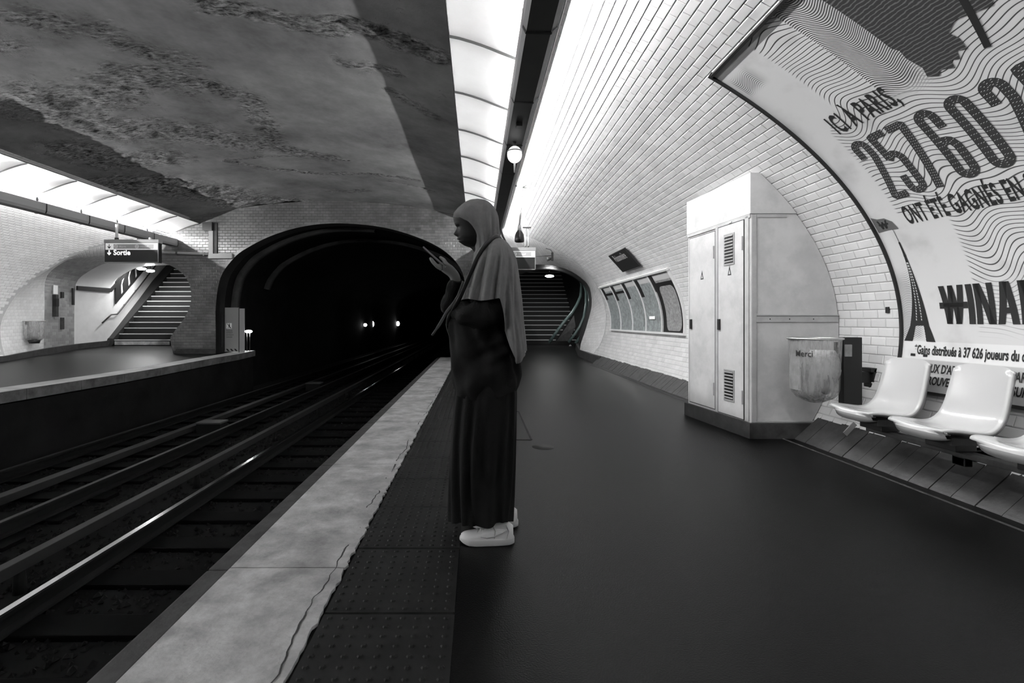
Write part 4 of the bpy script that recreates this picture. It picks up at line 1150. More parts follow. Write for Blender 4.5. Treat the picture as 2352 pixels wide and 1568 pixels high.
fbox(.27, .31, 2.04, 2.055, .012, .02, .001).build('name_tab', M_greyprint, CB)
# near side trims
def nbox(x0, x1, z0, z1, o=.012, name='side_trim', m=M_cabtrim):
    mb = MB(); mb.box(x0-CO.x, x1-CO.x, -o, 0, z0, z1, .002); return mb.build(name, m, CB)
nbox(2.532, 2.575, .145, 2.06); nbox(2.58, 2.86, 2.035, 2.065, .008); nbox(2.575, 3.33, 1.07, 1.125); nbox(2.575, 3.33, 1.128, 1.14, .02)
nbox(2.575, 3.13, .145, .16, .006); nbox(2.577, 2.587, 1.15, 2.03, .006); nbox(2.577, 2.587, .16, 1.06, .006)
mb = MB()
for q in (2.7, 2.88, 3.1): mb.cyl((q-CO.x, -.013, 1.098), .006, .012, 6, 'Y')
mb.build('trim_screw', M_black, CB)

# ------------------------------------------------------------------ white shell seats on a beam
def seat(y, lab):
    o = empty('plastic_chair', (2.69, y, 0), 0, lab, 'chair', 'white shell seats along the poster wall')
    O = Vector((2.69, y, 0)); W_ = .41
    prof = spline([(0, .415, 0), (.012, .447, 0), (.06, .455, 0), (.15, .445, 0), (.24, .435, 0), (.30, .447, 0), (.345, .49, 0), (.375, .56, 0), (.40, .66, 0), (.42, .75, 0), (.435, .815, 0)], 3)
    nw = 14; rings = []; under = []
    for i, p in enumerate(prof):
        s_ = i/(len(prof)-1)
        wd = W_*(1-.16*max(0, s_-.35)/.65) if s_ > .35 else W_*(.86+.14*min(1, s_*5))
        tn = (prof[min(i+1, len(prof)-1)]-prof[max(i-1, 0)]).normalized(); nn = Vector((-tn.y, tn.x, 0))
        r = []; u = []
        for k in range(nw+1):
            q = -1+2*k/nw
            dip = -.022*(1-abs(q)**2.6)*(min(1, s_*3.2))
            edge = .0
            rd = .02 if i == 0 else 0
            px_, pz_ = p.x+nn.x*dip*1.0, p.y+nn.y*dip
            if s_ < .06: px_ += .035*abs(q)**3
            if s_ > .94: pz_ -= .03*abs(q)**4
            r.append(Vector((px_, q*wd/2, pz_))); 
        # rolled skirt
        t_ = .028
        dn = Vector((-nn.x, 0, -nn.y))
        r = [r[0]+dn*t_+Vector((0, -.002, 0)), r[0]+dn*.006+Vector((0, -.004, 0))]+r+[r[-1]+dn*.006+Vector((0, .004, 0)), r[-1]+dn*t_+Vector((0, .002, 0))]
        und = [v+dn*.008 for v in r[2:-2]]
        rings.append(r+und[::-1])
    mb = MB(); mb.loft(rings, closed=True, cap0=False, cap1=False)
    # front lip and top lip
    r0 = rings[0]; r1 = rings[-1]
    mb.add([v for v in r0], [tuple(range(len(r0)))]); mb.add([v for v in r1], [tuple(range(len(r1)))])
    # deep front apron
    ap = [[v.copy() for v in r0[2:2+nw+1]], [v+Vector((.012, 0, -.045*(1-.5*abs(-1+2*k/nw)**3))) for k, v in enumerate(r0[2:2+nw+1])], [v+Vector((.05, 0, -.055*(1-.5*abs(-1+2*k/nw)**3))) for k, v in enumerate(r0[2:2+nw+1])]]
    mb.loft(ap, closed=False)
    sh = mb.build('seat_shell', M_seat, o)
    mb = MB(); mb.box(.10, .33, -.15, .15, .345, .392, .006); mb.build('seat_bracket', M_dark, o)
    mb = MB(); mb.box(.17, .30, -.10, .10, .296, .344, .006); mb.build('saddle', M_blacksatin, o)
    return o
for y, lb in ((3.575, 'farthest of the three white shell seats, next to the litter bin'), (3.04, 'middle one of the three white shell seats before the poster'), (2.505, 'nearest white shell seat, cut off by the right edge of the photo')): seat(y, lb)
o = empty('seat_beam', (2.96, 3.0, .3), 0, 'dark metal beam on the wall carrying the white seats', 'beam')
mb = MB(); mb.box(-.035, .03, -3.0, .70, -.044, -.006, .006); mb.build('beam_bar', M_dark, o)
for y in (.55, -.75, -2.1):
    mb = MB(); mb.box(.04, .3, -.04, .04, -.07, .0, .006); mb.build('wall_arm', M_blacksatin, o)
    mb = MB(); mb.box(-.025, .025, -.04, .04, -.10, -.045, .006); mb.build('beam_foot', M_dark, o)

# ------------------------------------------------------------------ litter bins
def litter_bin(loc, lab, R_=.19, deep=.52, right=True):
    o = empty('litter_bin', loc, 0, lab, 'litter bin')
    mb = MB(); n = 40; rr = []
    for r, z in ((R_, .0), (R_+.012, .004), (R_+.012, .014), (R_, .018), (R_-.004, .01)): rr.append([Vector((r*math.cos(2*pi*k/n), r*math.sin(2*pi*k/n), z)) for k in range(n)])
    rr.append(rr[0]); mb.loft(rr); mb.build('hoop', M_steel, o)
    # clear outer bag
    mb = MB(); rings = []
    for i in range(15):
        s_ = i/14; r = R_*(1-.10*s_)*(1 if s_ < .78 else math.sqrt(max(.02, 1-((s_-.78)/.235)**2)))
        rings.append([Vector(((r*(1+.02*math.sin(5*a+3*s_)+.012*math.sin(11*a+9*s_)))*math.cos(a), r*(1+.02*math.sin(4*a+2*s_))*math.sin(a), -deep*s_)) for a in [2*pi*k/40 for k in range(40)]])
    mb.loft(rings, cap1=True); mb.build('clear_bag', M_bag, o)
    # metal half shell behind/left
    mb = MB(); rings = []
    for i in range(9):
        s_ = i/8; r = R_*.985*(1-.05*s_)
        a0, a1 = (pi*.55, pi*1.12)
        rings.append([Vector((r*math.cos(a0+(a1-a0)*k/16), r*math.sin(a0+(a1-a0)*k/16), -deep*.8*s_)) for k in range(17)])
    mb.loft(rings, closed=False); mb.build('bin_shell', M_bin, o)
    return o
B1_ = litter_bin((2.83, 4.12, .925), 'clear-bag litter bin hanging between the cabinet and the seats')
O = B1_.location
mb = MB(); mb.box(.22, .375, -.03, .03, -.62, .02, .006); mb.build('black_post', M_black, B1_)
mb = MB(); mb.box(.17, .235, -.015, .015, -.12, -.02, .004); mb.build('hook', M_black, B1_)
mb = MB(); mb.box(.37, .50, -.02, .02, -.36, -.27, .004); mb.build('wall_arm', M_black, B1_)
mb = MB(); mb.box(.455, .485, -.05, .05, -.36, -.24, .006); mb.box(.43, .50, -.05, .05, -.27, -.235, .004); mb.box(.44, .50, -.04, .04, -.40, -.36, .01); mb.build('wall_plate', M_black, B1_)
mb = MB(); mb.box(.225, .28, -.045, -.03, -.14, -.04, .004); mb.build('latch', M_bin, B1_)
# crumpled rubbish bag and contents: things of their own
mb = MB(); rings = []
for i in range(13):
    s_ = i/12; r = (.055+.09*math.sin(pi*min(1, s_*.9+.12)))*(1 if s_ < .92 else .4)
    rings.append([Vector((.03+.035*(1-s_)+r*(1+.09*noise.noise(Vector((a*1.5, s_*4, 1))))*math.cos(a), r*.85*(1+.12*noise.noise(Vector((a*1.6, s_*5, 7))))*math.sin(a), -.09-.39*s_)) for a in [2*pi*k/28 for k in range(28)]])
mb.loft(rings, cap0=True, cap1=True); q = mb.build('rubbish_bag', M_trash, None, 'crumpled pale rubbish bag inside the clear-bag litter bin', 'bag'); q.location = O+Vector((0, 0, 0))
mb = MB(); Mx = Matrix.Translation((0.0, -.135, -.36)) @ Euler((0, .45, .2)).to_matrix().to_4x4(); mb.box(-.028, .028, -.014, .014, -.075, .075, .004, Mx); q = mb.build('drink_carton', M_dark, None, 'dark crushed carton pressed against the front of the clear bin bag', 'carton'); q.location = O
vs, fs = text_mesh('Merci', .05, .8, .01, 'CENTER')
R2 = .1925; mb = MB(); mb.add([Vector((R2*math.sin((v.x)/R2-1.0), -R2*math.cos(v.x/R2-1.0), v.y-.135)) for v in vs], fs); mb.build('thanks_lettering', M_print, B1_)
p = at(77, 738, 12.35)
B2_ = litter_bin((p.x+.02, 12.35, p.z), 'litter bin on the pale wall across the tracks, far left', .21, .5)
mb = MB(); mb.box(-.5, -.18, -.05, .05, -.08, .0, .005); mb.build('wall_arm', M_black, B2_)
mb = MB(); mb.sphere((0, 0, -.36), .12, 12, 8, (1, 1, .9)); mb.build('rubbish', M_bin, B2_)
mb = MB(); mb.cyl((0, 0, -.55), .1, .09, 14, 'Z', .13); mb.build('bin_base', M_black, B2_)

# ------------------------------------------------------------------ hanging direction signs
def print_on(name, body, x, z, hgt, xs, m, parent, y, bold=.012, align='LEFT'):
    vs, fs = text_mesh(body, hgt, xs, bold, align)
    return link(name, mesh(name, [Vector((x+v.x, y, z+v.y)) for v in vs], fs), m, parent)
def poly_on(name, polys, m, parent, y):
    mb = MB()
    for p in polys:
        tr = tessellate_polygon([[Vector((a, b, 0)) for a, b in p]]); mb.add([(a, y, b) for a, b in p], [tuple(t) for t in tr])
    return mb.build(name, m, parent)
def arrow(x, z, s, w_):
    return [[(x-w_/2, z+s*.5), (x+w_/2, z+s*.5), (x+w_/2, z-s*.15), (x+s*.28, z+s*.13), (x+s*.28+w_*.5, z-s*.08), (x, z-s*.5), (x-s*.28-w_*.5, z-s*.08), (x-s*.28, z+s*.13), (x-w_/2, z-s*.15)]]
def disc(x, z, r, n=20): return [[(x+r*math.cos(2*pi*k/n), z+r*math.sin(2*pi*k/n)) for k in range(n)]]
M_signlit = mat('backlit_white_lettering', .8, .5, emit=.8)
def hanging_sign(c, lab, poles, ztop, lit=True):
    """c: centre of the box; 1.14 wide, .5 high"""
    o = empty('direction_sign', c, 0, lab, 'sign')
    mb = MB(); mb.box(-.575, .575, -.06, .06, -.25, .17, .004); mb.build('sign_box', M_blacksatin, o)
    mb = MB(); mb.box(-.585, .585, -.07, .07, .17, .245, .006); mb.build('top_housing', M_duct_l, o)
    mb = MB(); mb.box(-.555, .565, -.064, -.06, .025, .165); up = mb.build('white_band', mat('sign_white_%d' % int(c[0]*10), .7, .4, emit=.35), o)
    mb = MB(); mb.box(-.565, .56, -.064, -.06, -.235, .02); lo = mb.build('dark_band', mat('sign_dark_%d' % int(c[0]*10), .018, .6, .25), o)
    mb = MB()
    mb.box(-.578, .578, -.068, -.055, -.252, -.238); mb.box(.565, .578, -.068, -.055, -.252, .17); mb.build('sign_rim', M_duct_l, o)
    # printed line names
    mb = MB(); mb.box(-.38, .48, -.0655, -.064, .045, .145); g = mb.build('grey_field', mat('sign_grey_%d' % int(c[0]*10), .42, .5), up)
    poly_on('line_roundel', disc(-.33, .095, .045), M_whiteprint, g, -.0662); poly_on('line_roundel', disc(.12, .095, .045), M_whiteprint, g, -.0662)
    print_on('line_number', '7', -.345, .07, .05, .9, M_greyprint, g, -.067); print_on('line_number', '7', .105, .07, .05, .9, M_greyprint, g, -.067)
    print_on('destination_lettering', 'Mairie', -.26, .075, .04, 1.0, M_whiteprint, g, -.0662); print_on('destination_lettering', 'Villejuif', .19, .075, .04, 1.0, M_whiteprint, g, -.0662)
    poly_on('arrow', arrow(-.475, .095, .1, .014), M_print, up, -.0648)
    for px_, w_ in poles:
        mb = MB(); mb.tube([(px_, 0, .24), (px_, 0, ztop-c[2])], w_, 8); mb.build('hanger_pole', M_alu, o)
        mb = MB(); mb.cyl((px_, 0, .24), w_*1.5, .05, 10); mb.build('pole_socket', M_blacksatin, o)
    return o, lo
p = at(306.5, 577, 10.6)
sg, lo = hanging_sign((p.x, 10.6, p.z), 'hanging exit sign reading Sortie over the opposite platform', [(-.36, .026)], vz_ if False else 3.16)
poly_on('arrow', arrow(-.475, -.04, .11, .028), M_signlit, lo, -.0648)
print_on('exit_lettering', 'Sortie', -.385, -.085, .105, .98, M_signlit, lo, -.0648, .03)
mb = MB(); mb.sphere((.36, 0, .27), .03, 8, 6); mb.build('cable_gland', M_alu, sg)
p = at(1170, 594.5, 11.0)
sg2, lo2 = hanging_sign((p.x, 11.0, p.z+.005), 'hanging direction sign half hidden behind the head scarf, dark lower band empty', [(.355, .010), (.425, .010)], at(1200, 524, 11)[2])
zt = at(1200, 523, 11)[2]
mb = MB(); mb.box(.30, .48, -.03, .03, zt-p.z-.01, zt-p.z+.01); mb.build('pole_bracket', M_duct, sg2)
zc = vp(t_x(p.x+.39), 11).z
mb = MB(); mb.tube([(.39, 0, zt-p.z), (.39, 0, zc-p.z-.02)], .012, 6); mb.build('hanger_pole', M_alu, sg2)

# ------------------------------------------------------------------ camera dome on its pole
d = 8.7; top = at(1200, 424, d); bot = at(1193, 556, d)
o = empty('dome_camera', (bot.x, d, bot.z), 0, 'black dome security camera hanging on a thin pole from the white wall', 'camera')
hz = at(1193, 528, d).z-bot.z; tz = top.z-bot.z; dx = top.x-bot.x
mb = MB(); rr = [(.070, 0), (.084, .012), (.085, .06), (.078, .12), (.062, .165), (.045, .19), (.036, .205)]
mb.loft([[Vector((r*math.cos(2*pi*k/20), r*math.sin(2*pi*k/20), z)) for k in range(20)] for r, z in rr], cap0=True, cap1=True); mb.build('housing', M_blacksatin, o)
mb = MB(); mb.sphere((0, -.012, .075), .07, 16, 10, (.9, 1.05, .8)); mb.build('dome_glass', mat('dark_dome_glass', .03, .05, .8), o)
mb = MB(); mb.tube([(0, 0, .205), (.002, 0, .30)], [.036, .026], 12); mb.build('collar', M_alu, o)
mb = MB(); mb.tube([(.002, 0, .295), (dx, 0, tz)], .017, 10); mb.build('pole', M_alu, o)
wz = vp(t_x(top.x+.06), d).z-bot.z
mb = MB(); mb.add([(dx-.09, -.03, tz+.05), (dx+.09, -.03, tz+.02), (dx+.05, -.03, tz-.03), (dx-.05, -.03, tz-.05), (dx-.09, .03, wz-.0), (dx+.09, .03, wz-.05), (dx+.05, .03, tz-.03), (dx-.05, .03, tz-.05)], [(0,1,2,3),(4,5,6,7),(0,1,5,4),(1,2,6,5),(2,3,7,6),(3,0,4,7)]); mb.build('wall_bracket', M_alu, o)
mb = MB(); mb.tube([(dx-.1, 0, tz-.03), (dx-.2, 0, tz+.02)], .012, 6); mb.build('cable_stub', M_black, o)

# loudspeaker on the flare
p = at(1268, 587, 12.4)
o = empty('loudspeaker', p, 0, 'small grey horn loudspeaker above the right exit arch', 'loudspeaker')
mb = MB(); mb.tube([(-.13, 0, -.09), (-.02, 0, -.075)], [.055, .03], 12); mb.build('horn', M_duct, o)
mb = MB(); mb.box(-.02, .03, -.03, .03, -.13, .08, .006); mb.build('bracket', M_black, o)
mb = MB(); mb.tube([(.01, 0, .08), (-.02, .1, .16), (-.12, .25, .22)], .008, 6); mb.tube([(-.01, 0, .0), (-.42, 0, -.02)], .007, 6); mb.build('cable', M_black, o)

# ------------------------------------------------------------------ things of the far platform
# service gate at the tunnel mouth
g0 = at(517, 812, 13.45); zb = z_left(13.45)
o = empty('service_gate', (g0.x, 13.45, zb), 0, 'white service gate with a pictogram at the tunnel mouth, far platform end', 'gate')
mb = MB(); mb.box(0, .375, -.015, .015, .03, 1.235, .004); pan = mb.build('gate_panel', mat('gate_enamel', .24, .5), o)
mb = MB(); mb.box(.40, .53, -.02, .02, .0, 1.21, .004); mb.build('side_panel', mat('gate_enamel_pale', .30, .5), o)
mb = MB(); mb.box(.376, .399, -.01, .01, .0, 1.23); mb.build('hinge_gap', M_black, o)
mb = MB(); mb.box(-.25, -.235, -.01, .01, 0, 1.06); mb.box(-.25, -.0, -.01, .01, 1.05, 1.065); mb.box(-.10, -.085, -.01, .01, 0.16, 1.05); mb.build('gate_frame', M_blacksatin, o)
mb = MB(); mb.box(.04, .19, -.019, -.0155, .66, .81); s_ = mb.build('pictogram_plate', M_whiteprint, pan)
poly_on('pictogram', [disc(.125, .785, .013)[0], [(.10, .765), (.145, .77), (.135, .72), (.155, .68), (.14, .675), (.12, .71), (.095, .675), (.085, .68), (.11, .725)], [(.055, .795), (.065, .805), (.18, .675), (.17, .665)]], M_print, s_, -.0195)
for k, (t_, z) in enumerate((('PASSAGE', .585), ('INTERDIT', .535), ('AU PUBLIC', .475), ('DANGER', .415))):
    print_on('gate_lettering', t_, .04, z, .03, .95, M_dark, pan, -.0155)
for k in range(3):
    poly_on('hazard_stripe', [[(.03+.11*k, .11), (.08+.11*k, .11), (.13+.11*k, .045), (.08+.11*k, .045)]], M_print, pan, -.0155)
# trunking on the end wall
def wbox(px0, px1, py0, py1, dep, name, m, lab=None, cat=None, parent=None, y=YE, n=1):
    a = at(px0, py0, y); b = at(px1, py1, y)
    mb = MB(); mb.box(a.x, b.x, y-dep, y-.001, b.z, a.z, .004); return mb.build(name, m, parent, lab, cat)
o = empty('cable_trunking', (0, 0, 0), 0, 'pale L-shaped cable trunking running down and across the end wall to the tunnel arch', 'trunking')
wbox(482, 492, 530, 590, .07, 'vertical_run', mat('grey_trunking', .22, .6), parent=o); wbox(482, 536, 583, 594, .08, 'horizontal_run', MATS['grey_trunking'], parent=o)
wbox(470, 492, 512, 531, .12, 'junction_head', M_blacksatin, parent=o); wbox(492, 500, 512, 583, .04, 'dark_conduit', M_dark, parent=o)  # black head, and a narrow dark run beside the pale vertical one
o = empty('ledge_pipe', (0, 0, 0), 0, 'thin pale pipe ledge crossing the end wall right of the exit sign', 'pipe')
a, b = at(300, 577, YE-.05), at(478, 583.5, YE-.05)
mb = MB(); mb.tube([a, b], .035, 8); mb.build('pipe', M_duct_l, o)
for q in (.3, .6, .95):
    mb = MB(); c = a.lerp(b, q); mb.box(c.x-.02, c.x+.02, YE-.09, YE-.002, c.z-.05, c.z+.04); mb.build('pipe_clip', M_dark, o)
# items along the left passage jamb (wall x about -11.5)
def jbox(name, px0, px1, py0, py1, y, m, lab, cat, dep=.05):
    a = at(px0, py0, y); b = at(px1, py1, y)
    x = -11.43-.33*(y-13.0)/1.4
    dy0 = y; w_ = abs(b.x-a.x)*0
    # length along the wall that covers px0..px1
    ya = x*F/(px0-VX); yb = x*F/(px1-VX)
    mb = MB(); o = empty(name, (x+dep/2+.005, (ya+yb)/2, b.z), 0, lab, cat)
    mb.box(-dep/2, dep/2, -(yb-ya)/2, (yb-ya)/2, 0, a.z-b.z, .004); mb.build('box_shell', m, o); return o
o1 = jbox('call_point', 119.5, 126, 676, 727, 13.25, M_dark, 'tall dark call point box at the left passage corner', 'call box', .10)
mb = MB(); mb.box(-.03, .062, -.05, .05, .28, .5, .01); mb.build('handset', M_black, o1)
jbox('notice_panel', 121, 131, 654, 674, 13.2, M_whiteprint, 'small pale notices above the call point, left passage', 'notice', .02)
jbox('fuse_box', 138, 144, 670, 684, 13.7, M_black, 'small black box right of the pale notices, left passage', 'box', .04)
jbox('narrow_panel', 164, 169, 661, 700, 14.15, M_black, 'narrow tall black panel by the inner arch, left passage', 'panel', .03)
jbox('niche_door', 138, 146, 729, 756, 13.7, M_dark, 'small arched dark niche low on the left passage wall', 'niche', .02)
# handrail and poster board on the stair wall
def swall(y, z, off=.03):                      # left wall of the stairs
    x = np.interp(y, [14.4, 15.5, 17.2, 19.2, 22], [0, .2, -.05, -.4, -.8])-11.77
    return Vector((x+off, y, z))
hp = [swall(15.15, 1.02, .1), swall(15.45, 1.28, .1), swall(15.75, 1.30, .1)]+[swall(15.75+dd_, 1.30+.74*dd_, .1) for dd_ in (.5, 1.2, 2.0, 2.8)]
o = empty('handrail', (0, 0, 0), 0, 'slim dark handrail climbing the pale wall of the left stairs', 'handrail')
mb = MB(); mb.tube(hp, .022, 8); mb.build('rail_tube', M_black, o)
for q in (3, 4, 5, 6):
    mb = MB(); a = hp[q]; mb.tube([a, a+Vector((-.09, 0, -.06))], .01, 6); mb.build('bracket', M_black, o)
bd = MB(); vs = []
for y in (15.75, 17.9):
    zb_ = 1.62+.72*(y-15.75); zt_ = 2.38+.72*(y-15.75)
    vs += [swall(y, zb_, .03), swall(y, zt_, .03), swall(y, zb_, .055), swall(y, zt_, .055)]
bd.add(vs, [(2,6,7,3),(0,2,3,1),(4,5,7,6),(1,3,7,5),(0,4,6,2),(0,1,5,4)])
BD = bd.build('poster_board', M_black, None, 'long black board with pale slanted figures above the left stair handrail', 'board')
for k in range(4):
    y = 16.05+.42*k; zb_ = 1.62+.72*(y-15.75)
    mb = MB(); q = [swall(y, zb_+.12, .058), swall(y+.09, zb_+.2, .058), swall(y+.05, zb_+.45, .058), swall(y+.16, zb_+.66, .058), swall(y+.08, zb_+.66, .058), swall(y-.02, zb_+.4, .058)]
    mb.add(q, [tuple(range(6))]); mb.build('pale_figure', M_greyprint, BD)
# right stairs: teal balustrade curves
o = empty('stair_balustrade', (0, 0, 0), 0, 'teal metal balustrade curving beside the right exit stairs', 'balustrade')
for nm, L_, r in (('newel_rail', [(1261,787,17.3),(1278,763,17.2),(1296,739,17.2),(1314,718,17.2),(1325,700,17.3),(1334,680,17.5),(1336,655,17.9),(1331,636,18.4)], .055),
                  ('middle_rail', [(1306,786,16.9),(1320,768,16.8),(1331,751,16.8),(1341,728,16.8),(1346,700,16.9),(1346,670,17.2),(1338,642,17.8)], .045),
                  ('outer_rail', [(1322,788,16.3),(1336,770,16.2),(1346,748,16.1),(1353,722,16.1),(1355,695,16.2),(1352,668,16.4)], .05)):
    mb = MB(); mb.tube([at(a, b, c) for a, b, c in L_], r, 8, True, .6); mb.build(nm, M_teal, o)
mb = MB(); q = [at(1275,783,17.25), at(1306,783,16.95), at(1322,750,16.9), at(1318,722,17.2)]; mb.add(q+[v+Vector((0,.02,0)) for v in q], [(0,1,2,3),(7,6,5,4),(0,4,5,1),(1,5,6,2),(2,6,7,3),(3,7,4,0)]); mb.build('balustrade_panel', M_dark, o)
mb = MB(); q = [at(1352,668,16.35), at(1357,668,16.35), at(1358,690,16.3), at(1353,690,16.3)]; mb.add(q, [(0,1,2,3)]); mb.build('steel_plate', M_steel, o)
# scrap of paper on the floor by the stairs
mb = MB(); p = at(1307, 789, 17.0); mb.add([(0,0,0),(.09,.02,.01),(.11,.09,.03),(.02,.08,.02)], [(0,1,2,3)]); mb.add([(.02,.08,.02),(.05,.03,.07),(.09,.02,.01)], [(0,1,2)])
q = mb.build('paper_scrap', M_whiteprint, None, 'small scrap of white paper on the floor before the right stairs', 'litter'); q.location = (p.x, 17.0, z_right(17)+.004)

# floor details
mb = MB()
for (x0, x1, y0, y1) in ((.49, .505, 4.47, 5.87), (-.05, .505, 4.46, 4.475), (-.05, .505, 5.865, 5.88), (-.05, -.035, 4.47, 5.87)): mb.box(x0, x1, y0, y1, .0, .004)
hc = empty('floor_hatch', (.22, 5.15, 0), 0, 'flush floor hatch outlined by thin metal strips beside the feet', 'hatch')
names = ('frame_strip',)*4
for (x0, x1, y0, y1) in ((.49, .505, 4.47, 5.87), (-.05, .49, 4.46, 4.475), (-.05, .49, 5.865, 5.88), (-.065, -.05, 4.47, 5.87)):
    mb = MB(); mb.box(x0-.22, x1-.22, y0-5.15, y1-5.15, .0005, .005); mb.build('frame_strip', M_kerb, hc)
mb = MB(); mb.box(-.265, .265, -.67, .70, .0002, .002); mb.build('hatch_plate', M_floor, hc)
mb = MB(); mb.cyl((0, 0, .0002), .095, .0012, 28); q = mb.build('drain_disc', M_black, None, 'round dark metal cap set in the platform floor', 'drain'); q.location = (.57, 4.22, 0)
# gum spots and dirt on the paint are part of its print
mb = MB(); p = at(2047, 710, 3.96); mb.box(-.006, .006, -.018, .018, -.025, .025, .003); q = mb.build('wall_bolt', M_black, None, 'single small black bolt head on the tiles beside the poster frame', 'bolt'); q.location = (3.333, 3.99, 1.17)
# little sticker leaning at the cabinet foot
mb = MB(); mb.box(-.02, .02, -.004, .004, -.06, .06, .001); q = mb.build('torn_sticker', M_duct_l, None, 'small torn sticker at the foot of the tiles below the farthest seat', 'sticker'); q.location = (3.05, 4.02, .2); q.rotation_euler = (0, .75, 0)

# ------------------------------------------------------------------ the standing person
PD = 2.5; PS = PD/F
def X(px): return (px-VX)*PS
def Z(py): return EYE-(py-VY)*PS
person_loc = Vector((.03, PD, 0))
def loc(v): return Vector(v)-person_loc
# --- body: skin modifier for trunk, limbs and hands; the head is lofted and joined to it
bm = bmesh.new(); SK = []
def J(p, r):
    v = bm.verts.new(loc(p)); SK.append(r); return v
def E_(*vs):
    for a, b in zip(vs[:-1], vs[1:]): bm.edges.new((a, b))
pel = J((.03, PD, .95), (.085, .10)); sp = J((.045, PD, 1.13), (.08, .10)); ch = J((.075, PD, 1.30), (.08, .11)); nk = J((.075, PD, 1.42), (.05, .055)); nk2 = J((.045, PD, 1.50), (.05, .05))
E_(pel, sp, ch, nk, nk2)
for s_ in (-1, 1):
    hx = .03 if s_ < 0 else .05
    h = J((.03, PD+s_*.09, .90), (.065, .065)); k = J((hx, PD+s_*.09, .50), (.045, .045)); a = J((hx+.05, PD+s_*.10, .10), (.036, .036)); E_(pel, h, k, a)
# near (left) arm folded under the scarf, far (right) arm raised with the phone
s1 = J((.10, PD-.13, 1.34), (.05, .05)); e1 = J((.11, PD-.15, 1.11), (.038, .038)); w1 = J((-.01, PD-.12, 1.115), (.026, .026)); E_(ch, s1, e1, w1)
s2 = J((.09, PD+.15, 1.36), (.05, .05)); e2 = J((-.13, PD+.12, 1.16), (.036, .036)); w2 = J((-.106, PD+.02, 1.300), (.028, .030)); E_(ch, s2, e2, w2)
def hand(w, palm, base, tips, mids, thumb, r=.0085):
    pv = J(palm, (.032, .036)); E_(w, pv)
    for b, m_, t in zip(base, mids, tips):
        b_ = J(b, (.0105, .0105)); q = J(m_, (.009, .009)); e = J(t, (.0068, .0068)); E_(pv, b_, q, e)
    t0, t1, t2 = [J(p, (rr_, rr_)) for p, rr_ in zip(thumb, (.0125, .0105, .0085))]; E_(pv, t0, t1, t2)
pa = Vector((.745, 0, -.667)); pn = Vector((.667, 0, .745)); pc = Vector((X(997), PD-.005, Z(590)))      # phone axes: down its length, screen normal
knx = pc+pa*.028-pn*.024
offs = (.032, .011, -.011, -.032)
base = [knx+pa*(.012+.004*abs(i-1))+Vector((0, o_, 0))-pn*.002 for i, o_ in enumerate(offs)]
mids = [b+(-pa)*(.030+.006*(i in (1, 2)))-pn*(-.004)+Vector((0, o_*.15, 0)) for i, (b, o_) in enumerate(zip(base, offs))]
tips = [m_+(-pa)*.020+pn*.006+Vector((0, o_*.1, 0)) for m_, o_ in zip(mids, offs)]
hand(w2, Vector((X(1030), PD+.004, Z(612))), base, tips, mids, [pc+pa*.072+pn*.012+Vector((0, -.030, 0)), pc+pa*.050+pn*.021+Vector((0, -.026, 0)), pc+pa*.022+pn*.0165+Vector((0, -.016, 0))])
# near hand, closed inside its sleeve
pb = Vector((-.055, PD-.07, 1.125))
hand(w1, pb, [pb+Vector((-.02, y, .012)) for y in (-.03, -.01, .01, .03)], [pb+Vector((-.03, y+.02, -.005)) for y in (-.03, -.01, .01, .03)], [pb+Vector((-.035, y, .012)) for y in (-.03, -.01, .01, .03)], [pb+Vector((.0, -.0, .035)), pb+Vector((-.02, .01, .04)), pb+Vector((-.035, .015, .03))])
me = bpy.data.meshes.new('person'); bm.to_mesh(me); bm.free()
tmp = bpy.data.objects.new('tmp_body', me); COL.objects.link(tmp)
md = tmp.modifiers.new('skin', 'SKIN'); tmp.modifiers.new('sub', 'SUBSURF').levels = 2
for i, r in enumerate(SK):
    me.skin_vertices[0].data[i].radius = r; me.skin_vertices[0].data[i].use_root = (i == 0)
dg = bpy.context.evaluated_depsgraph_get(); dg.update()
bme = bpy.data.meshes.new_from_object(tmp.evaluated_get(dg)); bpy.data.objects.remove(tmp)
body = MB(); body.add([v.co.copy() for v in bme.vertices], [tuple(p.vertices) for p in bme.polygons], True)
# head rings: profile front edge read from the photo, top of skull hidden by the scarf
HP = [(466, 1078, 1118, .045), (476, 1062, 1128, .066), (488, 1048, 1134, .076), (498, 1041.5, 1137, .079), (505, 1041.5, 1138, .080), (513, 1044, 1138, .080), (519, 1047.5, 1137, .079), (523, 1049.5, 1136, .078), (528, 1049.5, 1135, .077),
      (533, 1049, 1134, .076), (537, 1048.5, 1133, .075), (541, 1050, 1131, .073), (545, 1052, 1129, .071), (549, 1052, 1126, .068), (552, 1055, 1124, .064), (556, 1056, 1122, .060), (560, 1061, 1120, .054), (564, 1067, 1117, .046), (567, 1078, 1114, .036), (575, 1090, 1120, .040), (600, 1092, 1132, .046)]
HX = sorted(HP); HPY = [h[0] for h in HX]
def hrow(py):
    P = [Vector((h[1], h[2], h[3]*1000)) for h in HX]; i = max(0, min(len(HX)-2, int(np.searchsorted(HPY, py)-1)))
    t = (py-HPY[i])/(HPY[i+1]-HPY[i]); p0, p1, p2, p3 = P[max(i-1, 0)], P[i], P[i+1], P[min(i+2, len(P)-1)]
    q = p1.lerp(p2, t)*.5+.25*((2*p1)+(p2-p0)*t+(2*p0-5*p1+4*p2-p3)*t*t+(3*p1-p0-3*p2+p3)*t**3)
    return X(q.x), X(q.y), q.z/1000
